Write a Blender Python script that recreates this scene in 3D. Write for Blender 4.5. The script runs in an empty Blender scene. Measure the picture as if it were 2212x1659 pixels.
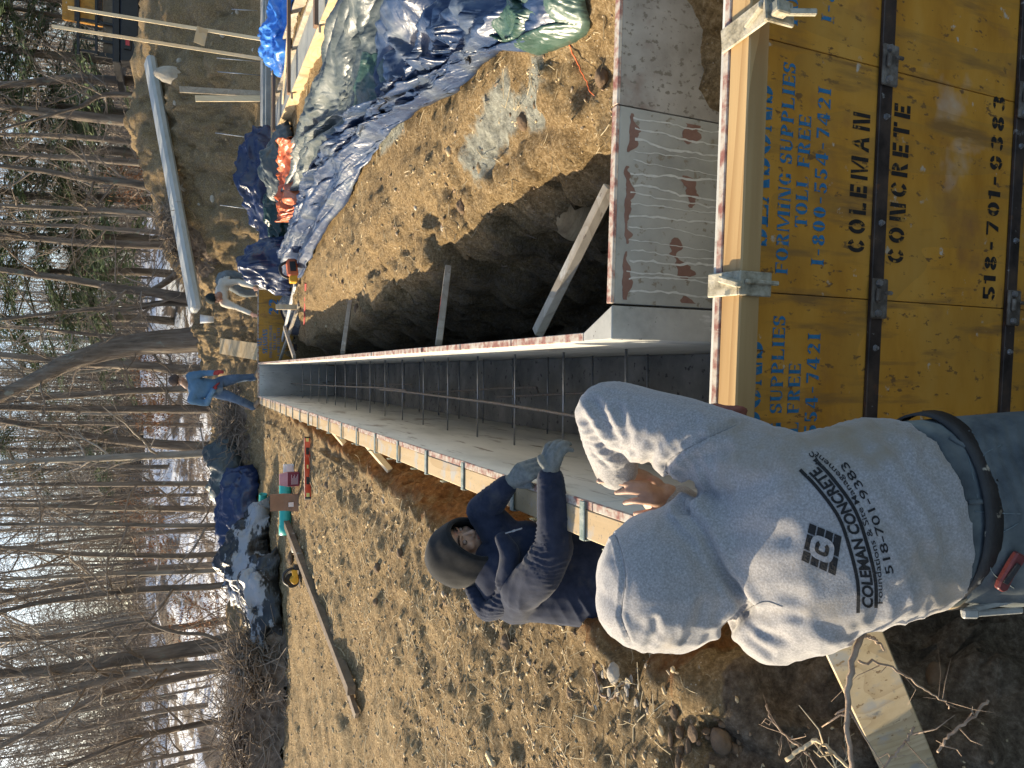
import bpy, bmesh, math, random
import numpy as np
from mathutils import Vector, Matrix
from mathutils.bvhtree import BVHTree
C = bpy.context.scene
COL = C.collection
R = math.radians
random.seed(7)
RNG = np.random.default_rng(11)

# ---------------------------------------------------------------- camera, sky, sun, exposure
FPX = 731.0                      # focal length in pixels of a 1024 px long side
PITCH = R(24.6)
YAW = math.atan((398 - 384) / FPX * math.cos(PITCH))
HC = 1.28
FW = np.array([-math.sin(YAW) * math.cos(PITCH), math.cos(YAW) * math.cos(PITCH), -math.sin(PITCH)])
RT = np.array([math.cos(YAW), math.sin(YAW), 0.0])
UP = np.cross(RT, FW)
CAM = np.array([0, 0, HC])
cd = bpy.data.cameras.new('camera'); cam = bpy.data.objects.new('camera', cd); COL.objects.link(cam)
cd.sensor_width = 36; cd.lens = FPX / 1024 * 36; cd.clip_end = 600; cd.clip_start = 0.05
m = Matrix.Identity(4)           # the phone was held on its side: picture-right is down
for i in range(3):
    m[i][0] = -UP[i]; m[i][1] = RT[i]; m[i][2] = -FW[i]; m[i][3] = CAM[i]
cam.matrix_world = m
C.camera = cam

SUN_EL, SUN_AZ = R(24.0), math.atan2(-0.86, 0.50)      # from the left and a little ahead
SD = Vector((math.sin(SUN_AZ) * math.cos(SUN_EL), math.cos(SUN_AZ) * math.cos(SUN_EL), math.sin(SUN_EL)))
w = bpy.data.worlds.new('World'); C.world = w; w.use_nodes = True
nt = w.node_tree; bg = nt.nodes['Background']
sky = nt.nodes.new('ShaderNodeTexSky'); sky.sky_type = 'NISHITA'; sky.sun_disc = False
sky.sun_elevation = SUN_EL; sky.sun_rotation = SUN_AZ; sky.altitude = 150; sky.air_density = 1.0
sky.dust_density = 2.2; sky.ozone_density = 1.0
nt.links.new(sky.outputs[0], bg.inputs[0]); bg.inputs[1].default_value = 0.138
sl = bpy.data.lights.new('sun', 'SUN'); sl.energy = 5.0; sl.angle = R(0.5); sl.color = (1.0, 0.84, 0.60)
so = bpy.data.objects.new('sun', sl); COL.objects.link(so)
so.rotation_euler = SD.to_track_quat('Z', 'Y').to_euler()
C.view_settings.view_transform = 'Standard'; C.view_settings.look = 'None'
C.view_settings.gamma = 1; C.view_settings.exposure = 1.0
C.cycles.max_bounces = 6; C.cycles.diffuse_bounces = 3; C.cycles.transparent_max_bounces = 6
C.cycles.caustics_reflective = False; C.cycles.caustics_refractive = False

# ---------------------------------------------------------------- pixel helpers (2212-wide picture)
K = 1024 / 2212
def ray(x, y):
    return (FW * FPX + RT * (768 - y * K - 384) - UP * (x * K - 512)) / FPX
def atZ(x, y, z=0.0): d = ray(x, y); return CAM + d * (z - HC) / d[2]
def atY(x, y, Y): d = ray(x, y); return CAM + d * Y / d[1]
def atX(x, y, X): d = ray(x, y); return CAM + d * X / d[0]
def atD(x, y, D): return CAM + ray(x, y) * D

# ---------------------------------------------------------------- numpy noise
def _h(ix, iy, iz, s):
    n = (ix * 374761393 + iy * 668265263 + iz * 2147483647 + s * 1274126177) & 0xFFFFFFFF
    n = ((n ^ (n >> 13)) * 1274126177) & 0xFFFFFFFF
    n = ((n ^ (n >> 16)) * 2246822519) & 0xFFFFFFFF
    return ((n ^ (n >> 15)) & 0xFFFF) / 32767.5 - 1.0
def vn(P, f=1.0, s=0):
    P = np.asarray(P, float) * f + 1000.0
    i = np.floor(P).astype(np.int64); t = P - i; t = t * t * (3 - 2 * t)
    r = 0
    for a in (0, 1):
        for b in (0, 1):
            for c in (0, 1):
                wgt = (t[..., 0] if a else 1 - t[..., 0]) * (t[..., 1] if b else 1 - t[..., 1]) * (t[..., 2] if c else 1 - t[..., 2])
                r = r + wgt * _h(i[..., 0] + a, i[..., 1] + b, i[..., 2] + c, s)
    return r
def fbm(P, f, o=4, s=0, g=0.5):
    r = 0; a = 1.0
    for k in range(o):
        r = r + a * vn(P, f, s + k * 17); f *= 2.07; a *= g
    return r
def ridge(P, f, o=3, s=0):
    r = 0; a = 1.0
    for k in range(o):
        r = r + a * (1 - 2 * np.abs(vn(P, f, s + k * 31))); f *= 2.1; a *= 0.5
    return r
def sst(x, a, b):
    t = np.clip((x - a) / (b - a), 0, 1); return t * t * (3 - 2 * t)

# ---------------------------------------------------------------- materials
MATS = {}
def M(name, cols, scale=8.0, stretch=(1, 1, 1), rough=0.8, bump=0.3, bscale=None, metal=0.0, detail=6.0, dist=0.01,
      lo=0.3, hi=0.7, spots=None, weave=None, spec=0.4, coat=0.0, sheen=0.0, rvar=0.0, wave=None, sss=0.0):
    if name in MATS: return MATS[name]
    mt = bpy.data.materials.new(name); mt.use_nodes = True; MATS[name] = mt
    n, l = mt.node_tree.nodes, mt.node_tree.links
    b = n['Principled BSDF']; b.inputs['Roughness'].default_value = rough; b.inputs['Metallic'].default_value = metal
    b.inputs['Specular IOR Level'].default_value = spec; b.inputs['Coat Weight'].default_value = coat
    b.inputs['Sheen Weight'].default_value = sheen
    if sss: b.inputs['Subsurface Weight'].default_value = sss; b.inputs['Subsurface Radius'].default_value = (0.02, 0.008, 0.004)
    tc = n.new('ShaderNodeTexCoord'); mp = n.new('ShaderNodeMapping'); mp.inputs['Scale'].default_value = stretch
    l.new(tc.outputs['Object'], mp.inputs[0])
    nz = n.new('ShaderNodeTexNoise'); nz.inputs['Scale'].default_value = scale; nz.inputs['Detail'].default_value = detail
    nz.inputs['Roughness'].default_value = 0.62
    l.new(mp.outputs[0], nz.inputs['Vector'])
    cr = n.new('ShaderNodeValToRGB'); e = cr.color_ramp.elements
    for k, c in enumerate(cols):
        p = lo + (hi - lo) * k / max(1, len(cols) - 1)
        if k < 2: e[k].position = p; e[k].color = (*c, 1)
        else: q = e.new(p); q.color = (*c, 1)
    l.new(nz.outputs[0], cr.inputs[0]); col = cr.outputs[0]
    def over(fac, c, col):
        mx = n.new('ShaderNodeMix'); mx.data_type = 'RGBA'; l.new(fac, mx.inputs[0]); l.new(col, mx.inputs[6]); mx.inputs[7].default_value = (*c, 1)
        return mx.outputs[2]
    for sp in (spots or []):     # (colour, scale, threshold, width, stretch)
        c, sc, th, wd, st = sp
        m2 = n.new('ShaderNodeMapping'); m2.inputs['Scale'].default_value = st; m2.inputs['Location'].default_value = (sc, 3.1, th * 9)
        l.new(tc.outputs['Object'], m2.inputs[0])
        z = n.new('ShaderNodeTexNoise'); z.inputs['Scale'].default_value = sc; z.inputs['Detail'].default_value = 5
        z.inputs['Roughness'].default_value = 0.6
        l.new(m2.outputs[0], z.inputs['Vector'])
        r = n.new('ShaderNodeMapRange'); r.inputs[1].default_value = th; r.inputs[2].default_value = th + wd
        l.new(z.outputs[0], r.inputs[0]); col = over(r.outputs[0], c, col)
    if wave:                     # wood rings: (colour, scale, strength, axis)
        c, sc, amt, st = wave
        m3 = n.new('ShaderNodeMapping'); m3.inputs['Scale'].default_value = st; l.new(tc.outputs['Object'], m3.inputs[0])
        wv = n.new('ShaderNodeTexNoise'); wv.inputs['Scale'].default_value = sc; wv.inputs['Detail'].default_value = 2; wv.inputs['Distortion'].default_value = 0.6
        l.new(m3.outputs[0], wv.inputs['Vector'])
        a = n.new('ShaderNodeMath'); a.operation = 'MULTIPLY'; a.inputs[1].default_value = 14.0; l.new(wv.outputs[0], a.inputs[0])
        f = n.new('ShaderNodeMath'); f.operation = 'FRACT'; l.new(a.outputs[0], f.inputs[0])
        r = n.new('ShaderNodeMapRange'); r.inputs[1].default_value = 0.45; r.inputs[2].default_value = 1.0; r.inputs[4].default_value = amt
        l.new(f.outputs[0], r.inputs[0]); col = over(r.outputs[0], c, col)
    l.new(col, b.inputs['Base Color'])
    if rvar:
        r = n.new('ShaderNodeMapRange'); r.inputs[3].default_value = rough - rvar; r.inputs[4].default_value = rough + rvar
        l.new(nz.outputs[0], r.inputs[0]); l.new(r.outputs[0], b.inputs['Roughness'])
    if bump:
        z = n.new('ShaderNodeTexNoise'); z.inputs['Scale'].default_value = bscale or scale * 3; z.inputs['Detail'].default_value = 6
        z.inputs['Roughness'].default_value = 0.65
        l.new(mp.outputs[0], z.inputs['Vector'])
        bp = n.new('ShaderNodeBump'); bp.inputs['Strength'].default_value = bump; bp.inputs['Distance'].default_value = dist
        l.new(z.outputs[0], bp.inputs['Height']); l.new(bp.outputs[0], b.inputs['Normal'])
    return mt
def tarp_mat(name, cols, scale, rough=0.32, dirt=0.35, spec=0.6, cs=9):
    if name in MATS: return MATS[name]
    mt = M(name, cols, scale, rough=rough, bump=0, spec=spec, spots=[((.17, .19, .185), 3.0, .62 - dirt * .22, .45, (1, 1, 1))], rvar=.1)
    n, l = mt.node_tree.nodes, mt.node_tree.links; b = n['Principled BSDF']
    tc = n.new('ShaderNodeTexCoord'); hs = None
    for sc, wt in ((cs * 1.1, 1.0), (cs * 3.6, .45)):
        v = n.new('ShaderNodeTexNoise'); v.noise_type = 'RIDGED_MULTIFRACTAL'; v.normalize = True; v.inputs['Scale'].default_value = sc; v.inputs['Detail'].default_value = 3; v.inputs['Distortion'].default_value = .4
        l.new(tc.outputs['Object'], v.inputs['Vector'])
        mu = n.new('ShaderNodeMath'); mu.operation = 'MULTIPLY'; mu.inputs[1].default_value = wt; l.new(v.outputs[0], mu.inputs[0])
        if hs is None: hs = mu.outputs[0]
        else:
            s = n.new('ShaderNodeMath'); l.new(hs, s.inputs[0]); l.new(mu.outputs[0], s.inputs[1]); hs = s.outputs[0]
    bp = n.new('ShaderNodeBump'); bp.inputs['Strength'].default_value = .5; bp.inputs['Distance'].default_value = .014
    l.new(hs, bp.inputs['Height']); l.new(bp.outputs[0], b.inputs['Normal'])
    return mt

# ---------------------------------------------------------------- objects
def link(o, parent=None):
    COL.objects.link(o)
    if parent is not None:
        o.parent = parent; o.matrix_parent_inverse = Matrix.Translation(parent.location).inverted()
    return o
def tag(o, label=None, cat=None, group=None, kind=None):
    if label: o['label'] = label
    if cat: o['category'] = cat
    if group: o['group'] = group
    if kind: o['kind'] = kind
    return o
def thing(name, label, cat, loc, group=None):
    o = bpy.data.objects.new(name, None); o.empty_display_size = .05; o.location = Vector([float(c) for c in loc]); COL.objects.link(o)
    return tag(o, label, cat, group)
def mkmesh(name, V, F):
    me = bpy.data.meshes.new(name); V = np.asarray(V, dtype=np.float32)
    if isinstance(F, np.ndarray):
        k = F.shape[1]; me.vertices.add(len(V)); me.vertices.foreach_set('co', V.ravel())
        me.loops.add(F.size); me.loops.foreach_set('vertex_index', F.astype(np.int32).ravel())
        me.polygons.add(len(F)); me.polygons.foreach_set('loop_start', np.arange(0, F.size, k, dtype=np.int32))
        me.update(calc_edges=True); me.validate()
    else:
        me.from_pydata(V.tolist(), [], F); me.update()
    return me
def mk(name, V, F, mat, parent=None, smooth=False):
    me = mkmesh(name, V, F); me.materials.append(mat)
    if smooth: me.polygons.foreach_set('use_smooth', [True] * len(me.polygons))
    return link(bpy.data.objects.new(name, me), parent)
def frame(d, up=(0, 0, 1)):
    d = np.array(d, float); d /= np.linalg.norm(d); u = np.array(up, float)
    if abs(d @ u) / np.linalg.norm(u) > .97: u = np.array([1., 0, 0])
    s = np.cross(d, u); s /= np.linalg.norm(s); return d, s, np.cross(s, d)
class MB:
    def __init__(s): s.V = []; s.F = []; s.n = 0
    def add(s, V, F):
        s.F += [tuple(int(i) + s.n for i in f) for f in F]; s.V += [tuple(float(c) for c in v) for v in V]; s.n = len(s.V); return s
    def box(s, x0, x1, y0, y1, z0, z1):
        v = [(x, y, z) for x in (x0, x1) for y in (y0, y1) for z in (z0, z1)]
        return s.add(v, [(0, 1, 3, 2), (4, 6, 7, 5), (0, 4, 5, 1), (2, 3, 7, 6), (0, 2, 6, 4), (1, 5, 7, 3)])
    def obox(s, c, ax, hs):      # oriented box: centre, three axes, half sizes
        c = np.array(c, float); A = [np.array(a, float) / np.linalg.norm(a) for a in ax]
        v = [c + A[0] * hs[0] * i + A[1] * hs[1] * j + A[2] * hs[2] * k for i in (-1, 1) for j in (-1, 1) for k in (-1, 1)]
        f = [(0, 1, 3, 2), (4, 6, 7, 5), (0, 4, 5, 1), (2, 3, 7, 6), (0, 2, 6, 4), (1, 5, 7, 3)]
        if np.dot(np.cross(A[0], A[1]), A[2]) < 0: f = [q[::-1] for q in f]
        return s.add(v, f)
    def beam(s, p, q, wd, th, up=(0, 0, 1)):   # wd across, th along 'up'
        p, q = np.array(p, float), np.array(q, float); d, a, b = frame(q - p, up)
        return s.obox((p + q) / 2, (d, a, b), (np.linalg.norm(q - p) / 2, wd / 2, th / 2))
    def tube(s, pts, rad, sides=8, cap=True):
        P = np.array(pts, float); n = len(P); rad = [rad] * n if np.isscalar(rad) else rad
        V = []; F = []; ref = None
        for i in range(n):
            d = P[min(i + 1, n - 1)] - P[max(i - 1, 0)]; d /= (np.linalg.norm(d) + 1e-9)
            if ref is None: _, a, b = frame(d)
            else:
                a = ref - d * (ref @ d); a /= (np.linalg.norm(a) + 1e-9); b = np.cross(a, d)
            ref = a
            for k in range(sides):
                t = 2 * math.pi * k / sides; V.append(P[i] + (a * math.cos(t) + b * math.sin(t)) * rad[i])
        for i in range(n - 1):
            for k in range(sides):
                k2 = (k + 1) % sides; F.append((i * sides + k, (i + 1) * sides + k, (i + 1) * sides + k2, i * sides + k2))
        if cap: F.append(tuple(range(sides))); F.append(tuple(range((n - 1) * sides, n * sides))[::-1])
        return s.add(V, F)
    def ell(s, c, r, ax=None, nu=16, nv=10):
        A = np.eye(3) if ax is None else np.array([np.array(a, float) / np.linalg.norm(a) for a in ax]); V = []; F = []
        r = (r, r, r) if np.isscalar(r) else r
        for j in range(nv + 1):
            ph = math.pi * j / nv
            for i in range(nu):
                t = 2 * math.pi * i / nu
                q = (math.sin(ph) * math.cos(t) * r[0], math.sin(ph) * math.sin(t) * r[1], math.cos(ph) * r[2])
                V.append(np.array(c, float) + A[0] * q[0] + A[1] * q[1] + A[2] * q[2])
        for j in range(nv):
            for i in range(nu):
                F.append((j * nu + i, (j + 1) * nu + i, (j + 1) * nu + (i + 1) % nu, j * nu + (i + 1) % nu))
        return s.add(V, F)
    def prism(s, poly, o, ax, ay, az, depth):  # polygon in the plane (ax, ay) at o, extruded along az
        o, ax, ay, az = [np.array(q, float) for q in (o, ax, ay, az)]; n = len(poly)
        V = [o + ax * p[0] + ay * p[1] for p in poly] + [o + ax * p[0] + ay * p[1] + az * depth for p in poly]
        return s.add(V, [tuple(range(n))[::-1], tuple(range(n, 2 * n))] + [(i, (i + 1) % n, n + (i + 1) % n, n + i) for i in range(n)])
    def build(s, name, mat, parent=None, bevel=0.0, smooth=False):
        me = bpy.data.meshes.new(name); me.from_pydata(s.V, [], s.F); me.update()
        bm = bmesh.new(); bm.from_mesh(me); bmesh.ops.recalc_face_normals(bm, faces=bm.faces); bm.to_mesh(me); bm.free()
        me.materials.append(mat)
        if smooth: me.polygons.foreach_set('use_smooth', [True] * len(me.polygons))
        o = link(bpy.data.objects.new(name, me), parent)
        if bevel:
            b = o.modifiers.new('bevel', 'BEVEL'); b.width = bevel; b.segments = 1; b.limit_method = 'ANGLE'
        return o
def tubes(P, Rr, sides=3):       # P (N,S,3) polylines, Rr (N,S) radii -> one big mesh
    P = np.asarray(P, float); N, S, _ = P.shape
    d = np.gradient(P, axis=1); d /= np.linalg.norm(d, axis=2, keepdims=True) + 1e-9
    ref = np.where(np.abs(d[..., 2:3]) > .9, np.array([1., 0, 0]), np.array([0, 0, 1.]))
    a = np.cross(d, ref); a /= np.linalg.norm(a, axis=2, keepdims=True) + 1e-9; b = np.cross(d, a)
    t = np.arange(sides) * 2 * math.pi / sides
    V = P[:, :, None, :] + Rr[:, :, None, None] * (a[:, :, None, :] * np.cos(t)[:, None] + b[:, :, None, :] * np.sin(t)[:, None])
    idx = np.arange(N * S * sides).reshape(N, S, sides); nx = np.roll(idx, -1, axis=2)
    F = np.stack([idx[:, :-1], nx[:, :-1], nx[:, 1:], idx[:, 1:]], -1).reshape(-1, 4)
    return V.reshape(-1, 3), F
def cr(pts, n):                  # Catmull-Rom resample
    P = np.array(pts, float); P = np.vstack([2 * P[0] - P[1], P, 2 * P[-1] - P[-2]]); out = []
    m_ = len(P) - 3
    for t in np.linspace(0, m_ - 1e-6, n):
        i = int(t); u = t - i; p0, p1, p2, p3 = P[i:i + 4]
        out.append(.5 * (2 * p1 + (p2 - p0) * u + (2 * p0 - 5 * p1 + 4 * p2 - p3) * u * u + (3 * p1 - p0 - 3 * p2 + p3) * u ** 3))
    return np.array(out)

# ---------------------------------------------------------------- terrain
CRX = np.array([-30, -8.7, -6.6, -4, -2, -1.5, -.5, .5, 1.5, 2.4, 3.4, 5.2, 7.6, 14])
CRZ = np.array([.4, .2, .05, .2, .5, .64, .66, .74, .86, 1.35, 1.66, 2.15, 1.9, 1.9])
def xe_left(y): return np.interp(y, [1, 3.2, 4.2, 8, 11, 13, 14], [-1.06, -1.04, -.98, -.8, -.66, -.56, -.5])
def xe_right(y): return np.interp(y, [2, 2.8, 4, 5.5, 8, 10.5, 12, 13.5], [1.0, 1.02, .98, .76, .55, .56, .80, .86])
def gz(x, y):
    x = np.asarray(x, float); y = np.asarray(y, float); P = np.stack([x, y, 0 * x], -1)
    wob = fbm(P, .9, 3, 5) * .1 + fbm(P, 4, 2, 7) * .035
    z = np.where(x < 0, -.11, -.17) + fbm(P, .5, 3, 1) * .05 + fbm(P, 2.2, 3, 2) * .022
    z = z + (x < -.9) * np.maximum(ridge(np.stack([x * .6, y * 1.3, 0 * x], -1), 1.1, 2, 61), -.3) * .022 + (x < -1) * fbm(P * np.array([.5, 1.7, 1]), 5, 2, 62) * .012
    # clumps of clay thrown up on the right
    z = z + .10 * np.exp(-(((x - 1.25) / .16) ** 2 + ((y - 3.0) / .5) ** 2)) + .05 * np.exp(-(((x - 1.5) / .13) ** 2 + ((y - 2.6) / .3) ** 2))
    # far bank
    cz = np.interp(x, CRX, CRZ); t = sst(y + wob * 3, 13.7, 17.3)
    z = z * (1 - t) + (cz + fbm(P, 1.3, 4, 9) * .16) * t
    z = z - sst(y, 17.5, 19.0) * .45
    # right trench
    inr = (x > .05) * sst(y, 1.98, 2.04) * (1 - sst(y, 13.0, 13.6))
    e = xe_right(y) + wob * .9
    dr = 1.55 * (1 - sst(x, e - .42, e + .02)) + .17 * (1 - sst(x, e, e + .5)) * (x > e - .5)
    dr = dr * np.interp(y, [2, 9, 12.3, 13.4], [1, 1, .9, .9])
    z = z - inr * dr - .34 * sst(y, 10.6, 12.4) * (1 - sst(y, 13.4, 13.7)) * (1 - sst(x, 1.35, 2.0)) * (x > .05)
    # left trench
    inl = (x <= .05) * sst(y, 1.0, 1.3) * (1 - sst(y, 12.4, 13.7))
    e = xe_left(y) + wob * .5
    z = z - inl * 1.25 * sst(x, e - .02, e + .34) * np.interp(y, [1, 9, 12, 13.6], [1, 1, .6, .3]) - inl * .06 * sst(x, e - .5, e)
    # pit the photographer and the near workers stand in
    f = 1.86 + wob * .8
    pit = 1 - sst(y, f - .85, f + .02)
    pit = pit * sst(x, -2.75 + wob, -2.0 + wob) * (1 - sst(x, 2.2, 2.8)) * sst(y, -2.4, -1.6)
    z = np.where(x < -.5, z - pit * 1.3, np.where(y < 1.53, -1.42 + fbm(P, 3, 3, 4) * .05, z))
    # cavity of the wall forms
    z = np.where((x > -.48) & (x < .14) & (y > 1.52) & (y < 13.5), -1.75, z)
    z = np.where((x >= .14) & (y > 1.52) & (y < 2.02) & (x < 3.0), -1.75, z)
    return z
def atG(px, py, dz=0.0):         # where a view ray meets the ground
    d = ray(px, py); s = np.linspace(1.0, 40, 4000); Q = CAM + d * s[:, None]
    h = Q[:, 2] - gz(Q[:, 0], Q[:, 1]) - dz; i = int(np.argmax(h < 0)); return Q[i] if h[i] < 0 else Q[-1]
def lines(*seg):
    o = []
    for a, b, s in seg: o.append(np.arange(a, b, s))
    return np.concatenate(o)
def gmat():
    mt = bpy.data.materials.new('excavated soil'); mt.use_nodes = True; n, l = mt.node_tree.nodes, mt.node_tree.links
    b = n['Principled BSDF']; b.inputs['Roughness'].default_value = .93; b.inputs['Specular IOR Level'].default_value = .15
    tc = n.new('ShaderNodeTexCoord')
    def noise(sc, det=6, rg=.65):
        z = n.new('ShaderNodeTexNoise'); z.inputs['Scale'].default_value = sc; z.inputs['Detail'].default_value = det; z.inputs['Roughness'].default_value = rg
        l.new(tc.outputs['Object'], z.inputs['Vector']); return z
    def ramp(src, st):
        r = n.new('ShaderNodeValToRGB'); e = r.color_ramp.elements
        for k, (p, c) in enumerate(st):
            if k < 2: e[k].position = p; e[k].color = (*c, 1)
            else: q = e.new(p); q.color = (*c, 1)
        l.new(src, r.inputs[0]); return r.outputs[0]
    def mix(f, a, c):
        x = n.new('ShaderNodeMix'); x.data_type = 'RGBA'
        if isinstance(f, float): x.inputs[0].default_value = f
        else: l.new(f, x.inputs[0])
        l.new(a, x.inputs[6]); l.new(c, x.inputs[7]); return x.outputs[2]
    def mr(src, a, b_, c=0., d=1.):
        r = n.new('ShaderNodeMapRange'); r.inputs[1].default_value = a; r.inputs[2].default_value = b_; r.inputs[3].default_value = c; r.inputs[4].default_value = d
        l.new(src, r.inputs[0]); return r.outputs[0]
    big = ramp(noise(1.6, 5).outputs[0], [(.3, (.21, .135, .06)), (.52, (.37, .26, .125)), (.7, (.46, .355, .20))])
    fine = ramp(noise(46, 8, .78).outputs[0], [(.34, (.045, .028, .014)), (.51, (.30, .205, .098)), (.69, (.64, .50, .31))])
    col = mix(.74, big, fine)
    v = n.new('ShaderNodeTexVoronoi'); v.inputs['Scale'].default_value = 75; l.new(tc.outputs['Object'], v.inputs['Vector'])
    sp = mr(v.outputs[0], .22, .14); rnd = n.new('ShaderNodeSeparateColor'); l.new(v.outputs[1], rnd.inputs[0])
    pick = mr(rnd.outputs[0], .72, .78); mu = n.new('ShaderNodeMath'); mu.operation = 'MULTIPLY'; l.new(sp, mu.inputs[0]); l.new(pick, mu.inputs[1])
    rc = ramp(rnd.outputs[1], [(0, (.28, .25, .2)), (.6, (.5, .44, .33)), (1, (.68, .60, .46))])
    col = mix(mu.outputs[0], col, rc)
    at = n.new('ShaderNodeAttribute'); at.attribute_name = 'soil'; s = n.new('ShaderNodeSeparateColor'); l.new(at.outputs[0], s.inputs[0])
    nz = noise(14, 6).outputs[0]
    def masked(ch):
        a = n.new('ShaderNodeMath'); a.operation = 'ADD'; l.new(s.outputs[ch], a.inputs[0]); l.new(nz, a.inputs[1]); return mr(a.outputs[0], .82, 1.12)
    clay = ramp(noise(24, 6).outputs[0], [(.3, (.17, .17, .14)), (.55, (.36, .36, .30)), (.75, (.55, .55, .46))])
    rust = ramp(noise(20, 7).outputs[0], [(.3, (.10, .045, .018)), (.55, (.30, .14, .05)), (.75, (.50, .30, .13))])
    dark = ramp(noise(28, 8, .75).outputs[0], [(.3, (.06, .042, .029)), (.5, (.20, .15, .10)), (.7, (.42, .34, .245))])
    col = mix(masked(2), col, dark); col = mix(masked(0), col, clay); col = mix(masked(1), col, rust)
    l.new(col, b.inputs['Base Color'])
    bp = n.new('ShaderNodeBump'); bp.inputs['Strength'].default_value = 1.0; bp.inputs['Distance'].default_value = .035
    l.new(noise(55, 8, .75).outputs[0], bp.inputs['Height']); l.new(bp.outputs[0], b.inputs['Normal'])
    return mt
def soil_masks(P):
    x, y = P[:, 0], P[:, 1]; c = np.zeros((len(P), 4)); c[:, 3] = 1
    def seg(a, b, wd):
        a, b = np.array(a[:2]), np.array(b[:2]); d = b - a; q = P[:, :2] - a; t = np.clip(q @ d / (d @ d), 0, 1)
        return np.exp(-(np.linalg.norm(q - t[:, None] * d, axis=1) / wd) ** 2)
    c[:, 0] = np.clip(seg(atZ(1000, 345, -.2), atZ(1085, 215, -.2), .14) + seg(atZ(1130, 235, -.2), atZ(1160, 165, -.2), .1) + .8 * seg(atZ(830, 320, -.2), atZ(880, 270, -.2), .08), 0, 1)
    e = xe_left(y)
    c[:, 1] = (x < 0) * (y > 1.9) * (y < 12.6) * sst(x, e - .10, e + .12) * .62
    c[:, 1] += .3 * np.exp(-((x + 1.9) ** 2 + (y - 4.6) ** 2) / .12)
    e2 = xe_right(y)
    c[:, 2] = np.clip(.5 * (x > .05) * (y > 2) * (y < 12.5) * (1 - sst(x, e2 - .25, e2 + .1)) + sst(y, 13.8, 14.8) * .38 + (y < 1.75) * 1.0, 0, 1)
    return c
def build_ground():
    xs = lines((-14, -5, .12), (-5, -2.4, .04), (-2.4, -1.3, .022), (-1.3, -.46, .018), (-.46, .16, .1), (.16, 1.4, .02), (1.4, 2.6, .035), (2.6, 6, .07), (6, 14, .16))
    ys = lines((-1, .4, .1), (.4, 4.6, .021), (4.6, 8, .035), (8, 13.4, .05), (13.4, 19.5, .09))
    X, Y = np.meshgrid(xs, ys); Z = gz(X, Y); P = np.stack([X, Y, Z], -1)
    nx = np.gradient(P, axis=1); ny = np.gradient(P, axis=0); N = np.cross(nx, ny); N /= np.linalg.norm(N, axis=2, keepdims=True)
    steep = 1 - sst(N[..., 2], .45, .95)
    far = sst(Y, 13.6, 15)
    cav = (X > -.47) & (X < .15) & (Y > 1.5) & (Y < 13.5)
    rough = sst(1.95 - Y, 0, .2) * (X < -.4)
    d = fbm(P, 9, 4, 21) * (.014 + .03 * steep + .05 * far + .03 * rough) + np.maximum(ridge(P, 5, 3, 33), 0) * .03 * steep + fbm(P, 30, 2, 22) * (.0060 + .008 * rough) + np.maximum(ridge(P, 15, 2, 24), 0) * .0035
    d += np.abs(fbm(P, 3.0, 3, 27)) * .12 * steep
    ee = xe_right(Y); rim = (X > .2) * np.exp(-((X - ee - .12) / .34) ** 2) * (Y > 2.0) * (1 - sst(Y, 6, 9))
    d += rim * (np.maximum(ridge(P, 3.2, 4, 41), -.2) * .04 + np.maximum(fbm(P, 9, 3, 42), -.25) * .022)
    strk = (X > .5) * (Y > 2) * (Y < 13); d += strk * fbm(P * np.array([.35, 1.6, 1]), 9, 3, 44) * .012
    P = P + N * (d * ~cav)[..., None]
    P[..., 0] = np.where((X < -.47) & (X > -1.2) & (P[..., 0] > -.5) & (Y > 1.5), -.5, P[..., 0])
    P[..., 0] = np.where((X > .15) & (P[..., 0] < .18) & (Y > 2), .18, P[..., 0])
    h, w_ = X.shape; i = np.arange(h * w_).reshape(h, w_)
    F = np.stack([i[:-1, :-1], i[:-1, 1:], i[1:, 1:], i[1:, :-1]], -1).reshape(-1, 4); V = P.reshape(-1, 3)
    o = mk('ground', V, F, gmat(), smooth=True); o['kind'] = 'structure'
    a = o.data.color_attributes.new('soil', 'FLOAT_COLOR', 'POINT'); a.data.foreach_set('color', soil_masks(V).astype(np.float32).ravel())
    return o, V, N.reshape(-1, 3)
GROUND, GV, GN = build_ground()

# snow-patched slope and forest floor behind the dig
def zback(x, y):
    P = np.stack([x, y, 0 * x], -1)
    z = np.interp(y, [16, 18, 20, 25, 45, 70, 110, 160], [-.6, .0, .25, .75, 2.6, 3.4, 5.0, 9.0]) + fbm(P, .12, 3, 51) * .5 * sst(y, 18, 26) + fbm(P, .9, 3, 52) * .08
    return z + .7 * sst(x, 1.5, 7) * sst(y, 17, 20) * (1 - sst(y, 26, 40)) - .35 * (1 - sst(x, -6, -2)) * (1 - sst(y, 20, 34))
def build_back():
    xs = lines((-90, -24, 2), (-24, 24, .3), (24, 92, 2)); ys = lines((16, 30, .2), (30, 60, .6), (60, 162, 3))
    X, Y = np.meshgrid(xs, ys); P = np.stack([X, Y, zback(X, Y)], -1); h, w_ = X.shape; i = np.arange(h * w_).reshape(h, w_)
    F = np.stack([i[:-1, :-1], i[:-1, 1:], i[1:, 1:], i[1:, :-1]], -1).reshape(-1, 4)
    mt = M('patchy snow', [(.74, .77, .82), (.86, .88, .90)], .8, rough=.7, bump=.5, bscale=5, dist=.05,
           spots=[((.13, .095, .06), .55, .51, .05, (1, .5, 1)), ((.16, .11, .07), 3.2, .55, .06, (1, .4, 1)), ((.10, .08, .055), 9, .60, .05, (1, .35, 1))])
    o = mk('snowy_slope', P.reshape(-1, 3), F, mt, smooth=True); o['kind'] = 'structure'
build_back()

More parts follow.
